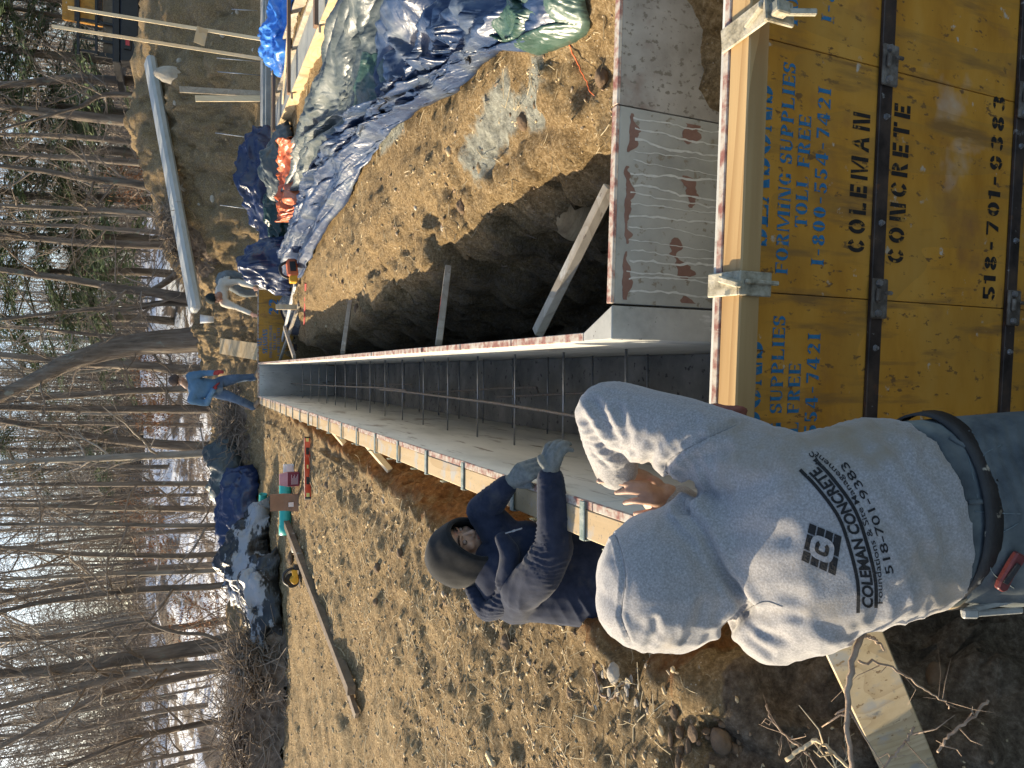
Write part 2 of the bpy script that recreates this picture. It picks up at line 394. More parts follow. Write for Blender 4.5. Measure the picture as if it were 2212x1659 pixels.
# ---------------------------------------------------------------- loose stones and straw on the soil
def stones():
    ico = bmesh.new(); bmesh.ops.create_icosphere(ico, subdivisions=1, radius=1); iv = np.array([v.co[:] for v in ico.verts]); fi = np.array([[v.index for v in f.verts] for f in ico.faces]); ico.free()
    x, y, z = GV[:, 0], GV[:, 1], GV[:, 2]
    ok = (GN[:, 2] > .35) & (y > .5) & (y < 17) & (z > -1.72) & (x > -8) & (x < 8); ids = np.nonzero(ok)[0]
    n = 10500; wgt = 1 / (1.0 + (np.linalg.norm(GV[ids] - CAM, axis=1) / 3.0) ** 1.2); wgt *= 1 + 1.4 * (x[ids] < -.9)
    pick = RNG.choice(ids, n, p=wgt / wgt.sum()); dist = np.linalg.norm(GV[pick] - CAM, axis=1)
    r = (.0036 + .0062 * RNG.random(n) ** 3) * (1 + .16 * dist); big = RNG.random(n) < .014; r[big] *= 2.3
    V = iv[None] * (1 + .35 * RNG.standard_normal((n, len(iv), 1)) * .6)
    V = V * np.stack([1 + .5 * RNG.random(n), .55 + .4 * RNG.random(n), .35 + .35 * RNG.random(n)], -1)[:, None] * r[:, None, None]
    a = RNG.random(n) * 6.283; c, s = np.cos(a)[:, None], np.sin(a)[:, None]
    V = np.stack([V[..., 0] * c - V[..., 1] * s, V[..., 0] * s + V[..., 1] * c, V[..., 2]], -1) + GV[pick][:, None]
    F = (fi[None] + (np.arange(n) * len(iv))[:, None, None]).reshape(-1, 3)
    me = mkmesh('loose_stones', V.reshape(-1, 3), F)
    for k, (nm, c1, c2) in enumerate([('tan stone', (.40, .29, .15), (.56, .45, .28)), ('grey stone', (.30, .23, .15), (.48, .39, .27)), ('dark stone', (.09, .06, .035), (.19, .135, .08)), ('brown stone', (.22, .14, .08), (.34, .24, .14))]):
        me.materials.append(M(nm, [c1, c2], 30, rough=.9, bump=.4))
    mi = RNG.choice(4, n, p=[.50, .10, .12, .28]); me.polygons.foreach_set('material_index', np.repeat(mi, len(fi)).astype(np.int32))
    o = link(bpy.data.objects.new('loose_stones', me)); o['kind'] = 'stuff'; o['label'] = 'loose gravel stones and soil crumbs strewn over the dig'
    # straw and root hairs
    n = 5200; pick = RNG.choice(ids, n, p=wgt / wgt.sum()); dist = np.linalg.norm(GV[pick] - CAM, axis=1)
    L = (.015 + .05 * RNG.random(n) ** 2) * (1 + .08 * dist); a = RNG.random(n) * 6.283
    d = np.stack([np.cos(a), np.sin(a), .25 * RNG.standard_normal(n)], -1); sd = np.stack([-np.sin(a), np.cos(a), 0 * a], -1)
    t = np.array([-1, -.3, .4, 1.])[None, :, None]; P = GV[pick][:, None] + d[:, None] * t * L[:, None, None] + sd[:, None] * (np.array([0, 1, .6, 0])[None, :, None] * (L * .35 * RNG.standard_normal(n))[:, None, None]); P[..., 2] += .004
    V, F = tubes(P, np.repeat((.0007 + .0011 * RNG.random(n))[:, None] * (1 + .12 * dist[:, None]), 4, 1), 3)
    o = mk('straw', V, F, M('straw', [(.38, .30, .17), (.58, .49, .32)], 9, rough=.9, bump=0)); o['kind'] = 'stuff'; o['label'] = 'thin straw and root hairs scattered on the soil'
stones()

# ---------------------------------------------------------------- lettering: polygons per glyph
def arc(cx, cy, rx, ry, tx, ty, a0, a1, n=10):
    o = [(cx + rx * math.cos(R(a0 + (a1 - a0) * i / n)), cy + ry * math.sin(R(a0 + (a1 - a0) * i / n))) for i in range(n + 1)]
    q = [(cx + (rx - tx) * math.cos(R(a0 + (a1 - a0) * i / n)), cy + (ry - ty) * math.sin(R(a0 + (a1 - a0) * i / n))) for i in range(n + 1)]
    return [[o[i], o[i + 1], q[i + 1], q[i]] for i in range(n)]
def rc(x0, x1, y0, y1): return [[(x0, y0), (x1, y0), (x1, y1), (x0, y1)]]
def glyph(ch, T, t, sf):         # T heavy stroke, t light stroke, sf serifs; returns polygons and width
    g = .045; S = .08 if sf else 0.0
    stem = rc(S, S + T, 0, 1); ser = lambda x0, x1: (rc(x0 - .08, x1 + .08, 0, .06) + rc(x0 - .08, x1 + .08, .94, 1)) if sf else []
    st = stem + ser(S, S + T); b = S + T + g; W = S + T + .46
    tri = lambda x, y0, y1: [[(x, y0), (x, y1), (x - .14, y0)]] if sf else []
    if ch in 'I1':
        return (st if ch == 'I' or sf else stem + rc(S - .14, S, .78, .9)), 2 * S + T
    if ch == 'L': return st + rc(b, W, 0, t) + tri(W, t, .34), W
    if ch == 'E': return st + rc(b, W, 0, t) + rc(b, W - .1, .5 - t / 2, .5 + t / 2) + rc(b, W, 1 - t, 1) + tri(W, t, .32) + tri(W, 1 - t, .68), W
    if ch == 'F': return st + rc(b, W - .1, .5 - t / 2, .5 + t / 2) + rc(b, W, 1 - t, 1) + tri(W, 1 - t, .68), W
    if ch == 'T':
        c = .40; return rc(c - T / 2, c + T / 2, 0, 1) + (rc(c - T / 2 - .08, c + T / 2 + .08, 0, .06) if sf else []) + rc(0, c - T / 2 - g, 1 - t, 1) + rc(c + T / 2 + g, .8, 1 - t, 1) + tri(.8, 1 - t, .7) + ([[(0, 1 - t), (0, .7), (.14, 1 - t)]] if sf else []), .8
    if ch in 'OQ0':
        rx = .30 if ch == '0' else .42; return arc(rx, .5, rx, .5, T, t, 97, 263) + arc(rx, .5, rx, .5, T, t, -83, 83), 2 * rx
    if ch in 'CG':
        o = arc(.4, .5, .4, .5, T, t, 97, 263) + arc(.4, .5, .4, .5, T, t, 28, 83) + arc(.4, .5, .4, .5, T, t, -83, -30)
        return (o + rc(.52, .52 + T, 0.05, .44) if ch == 'G' else o), .8
    if ch == 'S':
        return arc(.33, .72, .33, .28, T * .95, t, 95, 268) + arc(.33, .28, .33, .28, T * .95, t, -85, 92) + arc(.33, .72, .33, .28, T * .6, t, 15, 84) + arc(.33, .28, .33, .28, T * .6, t, 195, 264) + (rc(.55, .63, .66, .98) + rc(.03, .11, .02, .34) if sf else []), .66
    if ch == 'N': return rc(.05, .05 + t, 0, 1) + [[(.05 + t * 1.2, 1), (.05 + t + T * 1.1, 1), (.80 - t * .2, 0), (.80 - T * 1.1, 0)]] + rc(.80, .80 + t, 0, 1) + (rc(0, .2, 0, .06) + rc(.70, .95, .94, 1) if sf else []), .85 + t
    if ch == 'M': return rc(.05, .05 + t, 0, 1) + [[(.07 + t + g, 1), (.07 + t + T, 1), (.70, .0), (.58, .0)]] + [[(.71, .06), (.67, .3), (1.02, 1), (1.07, 1), (1.07, .86)]] + rc(1.11, 1.11 + T, 0, 1) + (rc(0, .2, 0, .06) + rc(1.05, 1.17 + T, 0, .06) if sf else []), 1.13 + T
    if ch == 'A': return [[(.0, 0), (t * 1.1, 0), (.42, .9), (.36, 1)], [(.40, 1), (.52, 1), (.90, 0), (.90 - T * 1.1, 0)]] + rc(.22, .55, .3, .3 + t) + (rc(-.05, .18, 0, .06) if sf else []), .9
    if ch in 'PR':
        o = st + arc(b, .74, W - b, .26, T, t, -88, 88)
        return (o + [[(b + .03, .44), (b + .2, .46), (W + .06, 0), (W - .22, 0)]] if ch == 'R' else o), W + (.06 if ch == 'R' else 0)
    if ch == 'U': return rc(S, S + T, .28, 1) + arc(.42, .3, .42 - S, .3, T, t, 182, 268) + arc(.42, .3, .42 - S, .3, t, t, 272, 358) + rc(.84 - S - t, .84 - S, .32, 1) + (rc(0, S + T + .08, .94, 1) if sf else []), .84
    if ch == '8': return arc(.3, .26, .3, .26, T, t, 95, 265) + arc(.3, .26, .3, .26, T, t, -85, 85) + arc(.3, .76, .26, .24, T * .9, t, 95, 265) + arc(.3, .76, .26, .24, T * .9, t, -85, 85), .6
    if ch == '9': return arc(.3, .66, .3, .34, T, t, 0, 83) + arc(.3, .66, .3, .34, T, t, 97, 263) + arc(.3, .4, .3, .4, T, t, -70, 20) + arc(.3, .4, .3, .4, T * .8, t, 205, 280), .6
    if ch == '3': return arc(.3, .26, .3, .26, T, t, -85, 85) + arc(.3, .76, .27, .24, T, t, -85, 85) + arc(.3, .76, .27, .24, T * .7, t, 96, 165) + arc(.3, .26, .3, .26, T * .7, t, 195, 264), .6
    if ch == '2': return arc(.3, .72, .3, .28, T, t, -35, 85) + arc(.3, .72, .3, .28, T * .7, t, 97, 175) + [[(.02, .0), (.2, 0), (.56, .56), (.40, .50)]] + rc(.22, .6, 0, max(t, .14)), .62
    if ch == '4': return [[(0, .28), (.12, .28), (.38, .95), (.34, 1)]] + rc(0, .34, .22, .22 + t) + rc(.38, .38 + T, 0, 1) + rc(.38 + T, .72, .22, .22 + t), .72
    if ch == '5': return arc(.28, .3, .32, .3, T, t, -85, 100) + rc(.06, .06 + t, .52, .94) + rc(.06, .56, .84, 1) + arc(.28, .3, .28, .3, T * .7, t, 195, 264), .6
    if ch == '7': return rc(.0, .58, .84, 1) + [[(.16, 0), (.16 + T, 0), (.58, .80), (.44, .80)]], .58
    if ch == '-': return rc(.02, .36, .40, .40 + max(t, .1)), .4
    return [], .34
def polys2d(text, T, t, sf, sp):
    out = []; x = 0; wn = 0
    for ch in text:
        ps, wd = glyph(ch, T, t, sf); out += [(wn, [(x + a, b) for a, b in p]) for p in ps]; x += wd + sp; wn += ch == ' '
    return out, x - sp
def lettering(text, p0, p1, h, mat, parent, nrm, T=.27, t=.085, sf=True, sp=.10):   # baseline from p0 to p1
    p0, p1, nrm = np.array(p0, float), np.array(p1, float), np.array(nrm, float); ps, wd = polys2d(text, T, t, sf, sp)
    ax = (p1 - p0) / wd; ay = np.cross(nrm, ax / np.linalg.norm(ax)) * h
    for wn in range(text.count(' ') + 1):   # one mesh per word
        V = []; F = []
        for w_, p in ps:
            if w_ == wn: F.append(tuple(range(len(V), len(V) + len(p)))); V += [p0 + ax * a + ay * b + nrm * .0012 for a, b in p]
        mk('lettering', V, F, mat, parent)
BLUEP = M('blue stencil paint', [(.02, .13, .26), (.035, .19, .36)], 40, rough=.6, bump=.1, spots=[((.48, .25, .04), 30, .59, .08, (1, 1, 1))])
BLACKP = M('black stencil paint', [(.010, .010, .010), (.025, .022, .02)], 40, rough=.6, bump=.1, spots=[((.40, .21, .04), 34, .60, .08, (1, 1, 1))])

# ---------------------------------------------------------------- formwork materials
PLYY = M('yellow plywood', [(.40, .17, .018), (.53, .245, .03), (.58, .30, .055)], 2.2, (1, 1, 2.5), rough=.55, bump=.12, bscale=60, dist=.002,
         spots=[((.26, .11, .04), 2.6, .56, .16, (1, 1, 1)), ((.17, .085, .03), 46, .62, .05, (1, 1, .5)), ((.52, .42, .33), 2.3, .60, .14, (1, 1, 1)), ((.26, .13, .035), 7, .55, .14, (2.4, 1, .35)), ((.50, .42, .32), 18, .66, .05, (1, 1, 1))],
         wave=((.33, .18, .04), 1.6, .35, (1.0, 1.0, .2)))
PLYG = M('cement-stained plywood', [(.34, .34, .31), (.46, .46, .42), (.54, .54, .50)], 3, (1, 1, .6), rough=.8, bump=.25, bscale=40, dist=.003,
         spots=[((.15, .13, .11), 20, .60, .08, (1, 1, .35)), ((.47, .47, .44), 9, .62, .05, (1.5, 1.5, .12))])
PLYL = M('pale worn form plywood', [(.40, .395, .35), (.53, .52, .465), (.60, .59, .53)], 2.5, (1, .35, 1), rough=.75, bump=.2, bscale=30, dist=.002,
         spots=[((.18, .16, .13), 11, .60, .10, (1, .22, 1.6)), ((.24, .21, .17), 1.6, .60, .10, (1, 1, 2))])
PLYR = M('red-edged stained plywood', [(.215, .22, .20), (.30, .305, .275), (.35, .355, .325)], 3.5, rough=.8, bump=.25, bscale=60, dist=.002,
         spots=[((.19, .17, .13), 34, .60, .07, (1, 1, 1)), ((.22, .20, .14), 4.0, .58, .1, (1, 1, 1))])
PLYB = M('brown stained plywood', [(.18, .165, .14), (.26, .245, .215), (.32, .305, .27)], 6, rough=.8, bump=.25, bscale=60, dist=.002,
         spots=[((.15, .095, .07), 3.0, .60, .14, (1, 1, 1)), ((.15, .135, .11), 55, .57, .05, (1, 1, .7))])
REDE = M('worn red edge paint', [(.24, .10, .078), (.34, .22, .175), (.44, .39, .32), (.50, .45, .38)], 22, (1, 1, 1), rough=.75, bump=.4, bscale=60, dist=.003, lo=.38, hi=.64,
         spots=[((.42, .36, .28), 50, .62, .05, (1, .3, 1))])
REDP = M('peeling red paint', [(.15, .08, .06), (.205, .125, .098)], 14, rough=.8, bump=.4)
DRIP = M('white lime drip', [(.43, .44, .41), (.52, .53, .50)], 40, rough=.9, bump=.3)
STEEL = M('dark steel strap', [(.022, .018, .016), (.06, .045, .038), (.10, .07, .05)], 12, (1, 1, 1), rough=.55, bump=.3, bscale=90, dist=.002, metal=.35, spots=[((.28, .27, .25), 26, .66, .05, (1, 1, 1)), ((.14, .07, .04), 14, .62, .08, (1, 1, 1))])
STEELG = M('cement-crusted steel', [(.045, .035, .028), (.11, .09, .07), (.26, .235, .20)], 18, rough=.75, bump=.8, bscale=80, dist=.004, metal=.1)
CLAMP = M('cement-splashed clamp', [(.17, .15, .10), (.35, .31, .22), (.46, .42, .32)], 24, rough=.8, bump=.7, bscale=70, dist=.004, lo=.35, hi=.6, spots=[((.16, .17, .15), 12, .60, .05, (1, 1, 1))])
CLAMPG = M('weathered green-grey clamp', [(.16, .21, .19), (.28, .33, .30), (.42, .43, .38)], 30, rough=.65, bump=.5, metal=.3)
BOLT = M('zinc bolt', [(.22, .22, .22), (.42, .42, .41)], 30, rough=.45, bump=.3, metal=.7)
ROD = M('steel rod', [(.24, .25, .26), (.36, .37, .38)], 30, rough=.4, bump=.1, metal=.7)
REBAR = M('rebar steel', [(.13, .12, .11), (.26, .23, .20), (.20, .12, .07)], 40, rough=.65, bump=.8, bscale=160, dist=.004, metal=.4)
def wood(name, a, b_, c, st, ring=.4, spots=None, rough=.7):
    return M(name, [a, b_], 5, st, rough=rough, bump=.25, bscale=40, dist=.002, lo=.35, hi=.65, wave=(c, 1.5, ring, tuple(.9 * q for q in st)), spots=spots)
LX = wood('new lumber', (.38, .235, .095), (.49, .335, .155), (.25, .135, .045), (.12, 2.2, 2.2), .55, [((.28, .16, .07), 7, .70, .04, (.3, 1, 1))])
LY = wood('cement-splashed lumber', (.44, .32, .17), (.53, .41, .25), (.34, .22, .10), (2.2, .14, 2.2), .45, [((.40, .38, .33), 7, .53, .10, (1, 1, 1)), ((.22, .20, .16), 70, .62, .05, (1, 1, 1))])
LZ = wood('fresh stud', (.66, .52, .31), (.76, .62, .40), (.55, .38, .20), (2, 2, .1), .3)
LP = wood('form ply', (.47, .345, .185), (.56, .43, .25), (.35, .225, .10), (.8, .8, 1.6), .5, [((.30, .24, .16), 18, .66, .04, (1, 1, 1)), ((.45, .40, .30), 2.4, .58, .1, (1, 1, 1))])
LG = wood('weathered lumber', (.30, .255, .19), (.43, .37, .28), (.22, .17, .115), (1.4, 1.4, 1.4), .5, [((.50, .47, .40), 6, .60, .06, (1, 1, 1)), ((.12, .09, .07), 24, .64, .06, (1, 1, 1))])
LD = wood('brown old board', (.13, .095, .06), (.21, .155, .10), (.09, .06, .04), (1.2, 1.2, 1.2), .5, [((.38, .36, .31), 5, .64, .05, (1, 1, 1))])
CONC = M('grey concrete', [(.20, .205, .19), (.31, .315, .295), (.40, .40, .37)], 4, rough=.9, bump=.5, bscale=30, dist=.004, spots=[((.13, .13, .12), 14, .62, .06, (1, 1, 1))])
CONCL = M('pale fresh concrete', [(.22, .235, .225), (.31, .325, .31)], 7, rough=.9, bump=.4, bscale=40, dist=.004)
FOOT = M('shade-toned concrete', [(.12, .115, .10), (.20, .19, .165), (.29, .275, .24)], 3.2, (1, 1, 1), rough=.9, bump=.7, bscale=22, dist=.01, spots=[((.06, .055, .05), 18, .60, .06, (1, 1, 1))])  # footing concrete coloured dark for the shade deep in the form

XI, XO = -.44, -.47              # left form, inner and outer faces
RI, RO = .11, .14                # right form
NF, NI = 1.50, 1.53              # near form, outer and inner faces
CF = 2.03                        # far face of the cross wall form
def panel(par, x0, x1, y0, y1, z0, z1, mat, edge=.012):
    p = MB().box(x0, x1, y0, y1, z0, z1 - edge).build('panel', mat, par, .0015)
    MB().box(x0, x1, y0, y1, z1 - edge, z1).build('edge', REDE, p, .002); return p

# ---- left form: panels, waler and clamps
lf = thing('left_wall_form', 'long left wall form with pale inner face, cement-splashed waler and metal clamps', 'concrete form', (XO, 7.4, -1.75))
y = NI
while y < 13.3:
    y2 = min(y + .607, 13.395); panel(lf, XO, XI, y, y2 - .003, -1.75, random.uniform(-.004, .004), PLYL); y += .61
y = 1.44
for y2 in (4.15, 7.8, 10.6, 13.2):
    MB().box(XO - .102, XO - .001, y, y2 - .006, -.096, -.004 + random.uniform(-.004, .003)).build('waler', LY, lf, .004); y = y2
for k in range(19):
    yc = 2.19 + .585 * k
    if yc > 13: break
    b = MB().box(XO - .109, XI - .003, yc - .016, yc + .016, .002, .009).box(XO - .110, XO - .1035, yc - .016, yc + .016, -.135, .0015)
    b.box(XO - .154, XO - .1105, yc - .02, yc + .014, -.118, -.108).box(XO - .156, XO - .150, yc - .026, yc + .02, -.14, -.085)
    b.build('clamp', CLAMPG, lf, .002)

# ---- right form
rf = thing('right_wall_form', 'long right wall form with worn red and white edges beside the trench', 'concrete form', (RO, 7.8, -1.75))
y = 2.215
while y < 13.3:
    y2 = min(y + .607, 13.39); dz = random.uniform(-.008, .008); panel(rf, RI, RO, y, y2 - .004, -1.75, dz, PLYL); y += .61
tri = MB().prism([(RI, CF), (.222, CF), (RO, 2.212), (RI, 2.212)], (0, 0, -1.75), (1, 0, 0), (0, 1, 0), (0, 0, 1), 1.745)
tri.build('corner_post', M('grey corner block', [(.26, .265, .24), (.36, .36, .33), (.42, .42, .39)], 7, rough=.85, bump=.4, bscale=50, dist=.003, spots=[((.6, .6, .57), 8, .60, .04, (1, 1, .3)), ((.10, .09, .08), 40, .66, .04, (1, 1, 1))]), rf, .003)

# ---- cross form: far side, stained inner face towards the camera
cf = thing('cross_wall_form', 'grey stained cross wall form with white lime drips and red paint remains', 'concrete form', (.226, CF, -1.75)); cf.rotation_euler.z = R(-2.2)
seams = [.226] + [float(atZ(1320, 232)[0])]; seams += [seams[1] + .655, seams[1] + 1.31]
for k in range(3):
    p = panel(cf, seams[k] + .002, seams[k + 1] - .002, CF, CF + .03, -1.75, -.002, [PLYR, PLYB, PLYB][k])
    if k == 0:
        rng = np.random.default_rng(5)
        for q in range(17):      # white drip lines
            x0 = seams[0] + .03 + .6 * (q + rng.random() * .5) / 17; V = []; F = []; z0 = -.055 - .02 * rng.random(); zz = np.linspace(z0, -.46, 26)
            off = np.cumsum(rng.normal(0, .0022, 26)); wd = .0022 * (0.5 + rng.random()) * (.6 + rng.random(26))
            for i in range(26): V += [(x0 + off[i] - wd[i], CF - .0012, zz[i]), (x0 + off[i] + wd[i], CF - .0012, zz[i])]
            F = [(2 * i, 2 * i + 2, 2 * i + 3, 2 * i + 1) for i in range(25)]
            mk('lime_drip', V, F, DRIP, p)
        for (zc, zh, amp, lab, s0) in ((-.05, .024, .016, 'top', 1), (-.285, .03, .05, 'low', 8)):
            V = []; F = []; xx = np.linspace(seams[0] + .015, seams[1] - .02, 150); w1 = fbm(np.stack([xx, 0 * xx, 0 * xx], -1), 14, 4, s0); w2 = fbm(np.stack([xx, 0 * xx + 3, 0 * xx], -1), 17, 4, s0 + 3)
            top = zc + zh * (.1 if lab == 'low' else .2) + amp * w1 * (1 if lab == 'low' else .8); bot = zc - zh * (.2 if lab == 'low' else .8) - amp * w2 * (1 if lab == 'low' else 2.0)
            for i in range(150): V += [(xx[i], CF - .0008, bot[i]), (xx[i], CF - .0008, top[i])]
            F = [(2 * i, 2 * i + 2, 2 * i + 3, 2 * i + 1) for i in range(149) if top[i] - bot[i] > .004 and top[i + 1] - bot[i + 1] > .004]
            mk('peeling_paint', V, F, REDP, p)

# ---- near form: yellow panels, lettering, steel straps, latches, waler, clamps
nf = thing('near_wall_form', 'yellow foreground form with blue and black stencils, steel straps and new waler', 'concrete form', (.3, NF, -1.75)); nf.rotation_euler.z = R(-2.1)
def onNF(x, y):                 # pixel -> point on the near form's outer face, in the form's own unturned frame
    d = ray(x, y); t_ = R(-2.1); n_ = np.array([-math.sin(t_), math.cos(t_), 0]); o_ = np.array([.3, NF, 0]); p = CAM + d * ((o_ - CAM) @ n_ / (d @ n_))
    return np.array([.3 + (p - o_) @ np.array([math.cos(t_), math.sin(t_), 0]), NF, p[2]])
sA, sB = float(onNF(1655, 632)[0]), float(onNF(1665, 85)[0]); PW = sB - sA
px = [sA - PW - .03, sA, sB, sB + PW, sB + 2 * PW]; pans = []
for k in range(4): pans.append(panel(nf, px[k] + .0012, px[k + 1] - .0012, NF, NI - .009, -1.75, 0, PLYY, .03)); MB().box(px[k] + .0012, px[k + 1] - .0012, NI - .0085, NI, -1.75, -.002).build('inner_face', PLYL, pans[-1])
def stencil(par, dx, parts, Yf, org=0.0):
    for (t, a, b_, h, m_, T, t2, sf, sp) in parts:
        p, q = onNF(*a), onNF(*b_); zz = .5 * (p[2] + q[2])
        lettering(t, (p[0] + dx, Yf, zz), (q[0] + dx, Yf, zz), h, m_, par, (0, -1, 0), T, t2, sf, sp)
BL = [('SEASONS', (1655, 533), (1671, 188), .082, BLUEP, .30, .08, True, .10), ('FORMING SUPPLIES', (1697, 593), (1722, 140), .044, BLUEP, .24, .09, True, .15),
      ('TOLL FREE', (1741, 493), (1753, 253), .044, BLUEP, .26, .09, True, .16), ('1-800-554-7421', (1777, 575), (1796, 193), .047, BLUEP, .23, .09, True, .20)]
BK = [('COLEMAN', (1866, 547), (1880, 247), .068, BLACKP, .24, .22, False, .30), ('CONCRETE', (1951, 570), (1966, 230), .068, BLACKP, .24, .22, False, .30)]
BN = [('518-701-9383', (2155, 650), (2164, 210), .060, BLACKP, .22, .20, False, .26)]
stencil(pans[1], 0, BL + BK + BN, NF); stencil(pans[0], -PW - .012, BL, NF); stencil(pans[2], PW, BL, NF)
ALLP = ('ALL', (1600, 430), (1606, 290), .08, BLUEP, .30, .08, True, .10)
for zb in (float(onNF(1888, 620)[2]), float(onNF(2172, 740)[2])):
    MB().box(px[0], px[4], NF - .013, NF - .0015, zb - .025, zb + .025).build('strap', STEEL, nf, .002)
    for k in range(1, 4):
        b = MB().box(px[k] - .055, px[k] + .06, NF - .024, NF - .014, zb - .032, zb + .032).box(px[k] - .008, px[k] + .03, NF - .036, NF - .0245, zb + .010, zb + .026)
        b.box(px[k] + .012, px[k] + .024, NF - .045, NF - .0365, zb - .028, zb + .004)
        la = b.build('latch', STEELG, nf, .004)
        for dx in (-.04, .046): MB().tube([(px[k] + dx, NF - .0245, zb + .012), (px[k] + dx, NF - .034, zb + .012)], [.0105, .009], 6).build('bolt', BOLT, la)
        for dx in (.22, -.14): MB().tube([(px[k] + dx, NF - .0125, zb), (px[k] + dx, NF - .019, zb)], [.010, .008], 6).tube([(px[k] + dx, NF - .0195, zb), (px[k] + dx, NF - .024, zb)], .005, 6).build('bolt', BOLT, nf)
MB().box(-.55, 2.3, NF - .072, NF - .001, -.068, -.003).build('waler', LX, nf, .004)
c1 = float(atZ(1560, 615)[0])
b = MB().box(c1 - .031, c1 + .031, NF - .074, NI + .012, .001, .008).box(c1 - .031, c1 + .031, NF - .081, NF - .0735, -.098, .008)
b.obox((c1 + .004, NF - .05, .014), ((.25, 1, -.1), (1, -.25, 0), (0, .1, 1)), (.042, .008, .009)).obox((c1 + .004, NF - .086, -.06), ((0, 0, 1), (1, 0, 0), (0, 1, 0)), (.055, .006, .004))
b.build('clamp', CLAMP, nf, .003)
a2, b2 = atZ(1553, 95, .006), atZ(1640, 25, .006); d2 = (b2 - a2) / np.linalg.norm(b2 - a2); n2 = np.array([-d2[1], d2[0], 0])
b = MB().obox((a2 + b2) / 2, (d2, n2, (0, 0, 1)), (np.linalg.norm(b2 - a2) / 2 + .01, .032, .0035))
b.obox(b2 + (0, -.006, -.035), (d2, n2, (0, 0, 1)), (.006, .03, .045)).obox(b2 + (-.004, -.024, -.02), (d2, n2, (0, 0, 1)), (.016, .016, .020)).obox(b2 + (-.01, -.04, -.055), ((0, -.5, -1), (1, 0, 0), (0, 1, -.5)), (.05, .008, .006))
b.obox(b2 - d2 * .028 + (0, 0, .010), (d2 + n2 * .4, n2, (0, 0, 1)), (.03, .008, .008)).build('clamp', CLAMP, nf, .003)

# ---- end form, with its own stencilled panels
ef = thing('end_wall_form', 'far end wall form with pale inside and two yellow stencilled panels, one marked 22', 'concrete form', (.5, 13.4, -1.5))
for x0, x1, mt in ((-.47, .145, PLYG), (.165, .79, PLYY), (.793, 1.40, PLYY)):
    p = panel(ef, x0, x1, 13.4, 13.43, -1.5, .012 if x0 > 0 else 0, mt, .02)
    if x0 == .165: stencil(p, .168 - sA + .01, [ALLP] + BL + BK + BN, 13.4)
    if x0 > .7: lettering('22', (.98, 13.4, -.33), (1.25, 13.4, -.33), .16, BLUEP, p, (0, -1, 0), .3, .1, True, .12)
MB().box(-.47, 1.4, 13.435, 13.47, -.04, .004).build('waler', LG, ef, .003)
for z in (-.62, -1.1): MB().box(.165, 1.4, 13.388, 13.399, z - .03, z + .03).build('strap', STEEL, ef, .002)

ft = tag(MB().box(-.437, .107, 1.55, 13.39, -1.7, -1.30).build('concrete_footing', FOOT), 'dark rough concrete footing at the bottom of the form trench', 'footing')

# ---- ties and rebar
def rod(P, r, mat, name, label, cat, group, s=6):
    return tag(MB().tube(P, r, s).build(name, mat, None, smooth=True), label, cat, group)
for z, ys in ((-.57, [2.2, 2.8, 3.39, 4.0, 4.6, 5.2, 5.8, 6.42, 7.03, 7.64, 8.28, 8.9, 9.5, 10.1, 10.7, 11.4, 12.2]), (-1.13, [2.2, 2.8, 3.43, 4.03, 4.65, 5.25, 5.86, 6.46, 7.05, 7.7, 8.3, 9.0, 9.7, 10.5])):
    lab = 'thin steel tie rod of the upper row across the wall form' if z > -1 else 'thin steel tie rod of the lower row across the wall form'
    for yy in ys:
        rod([(XI + .001, yy, z), (-.16, yy + .002, z - .003), (RI - .001, yy, z)], .0062, ROD, 'tie_rod', lab, 'tie rod', 'upper steel ties across the wall form' if z > -1 else 'lower steel ties across the wall form')
def c5(x, y): return ((1344 + x * .6076) * .5486, (1008 + y * .6076) * .5486)
def zz(pix, z): return [tuple(atZ(*c5(*p), z)) for p in pix]
rod(cr(zz([(1620, 1058), (1520, 1040), (1110, 972), (880, 940), (400, 880), (250, 866)], -.553), 20), .0085, REBAR, 'rebar', 'long grey rebar lying on the upper ties, nearest in the form', 'rebar', 'rebar in the wall form')
rod(cr(zz([(420, 872), (240, 855), (0, 845), (-300, 828), (-520, 812)], -.553), 20), .0085, REBAR, 'rebar', 'grey rebar lapped behind the nearest one, running to the far end', 'rebar', 'rebar in the wall form')
rod(cr(zz([(1275, 885), (1262, 862), (1230, 852), (900, 866), (690, 878), (430, 890)], -1.11), 24), .0085, REBAR, 'rebar', 'dark rusty rebar with hooked end low in the form', 'rebar', 'rebar in the wall form')
rod(cr(zz([(1980, 868), (1570, 888), (1010, 914)], -1.11), 12), .0085, REBAR, 'rebar', 'straight dark rebar low in the form beside the hooked one', 'rebar', 'rebar in the wall form')
rod(cr(zz([(455, 832), (300, 832), (100, 826), (-200, 820)], -1.11), 12), .008, REBAR, 'rebar', 'short dark rebar low in the far half of the form', 'rebar', 'rebar in the wall form')

# ---- concrete wall behind, cast wall with timber form on the right
cw = thing('concrete_wall', 'low grey concrete wall behind the tarps, level top running off to the right', 'concrete wall', (5, 12.8, -1.4))
b = MB().box(1.43, 2.1, 13.38, 13.6, -1.4, -.02).box(2.1, 9.5, 12.75, 13.15, -1.4, 0.0)
b.build('wall', CONC, cw, .01)
MB().box(2.1, 9.5, 12.62, 12.748, -1.4, -.035).build('ledge', CONCL, cw, .01)
FX = 3.46
tw = thing('timber_wall_form', 'light timber boards forming a concrete wall at the right, with stays across the top', 'concrete form', (FX + .5, 8.5, -.9))
y = 11.55
for y2 in (10.85, 8.55, 7.35, 4.6):
    MB().box(FX - .022, FX, y2 + .006, y, -.85, .0 + random.uniform(-.005, .005)).build('board', LP, tw, .003); y = y2
MB().box(FX - .02, FX + .95, 11.552, 11.575, -.85, 0).build('board', LP, tw, .003)
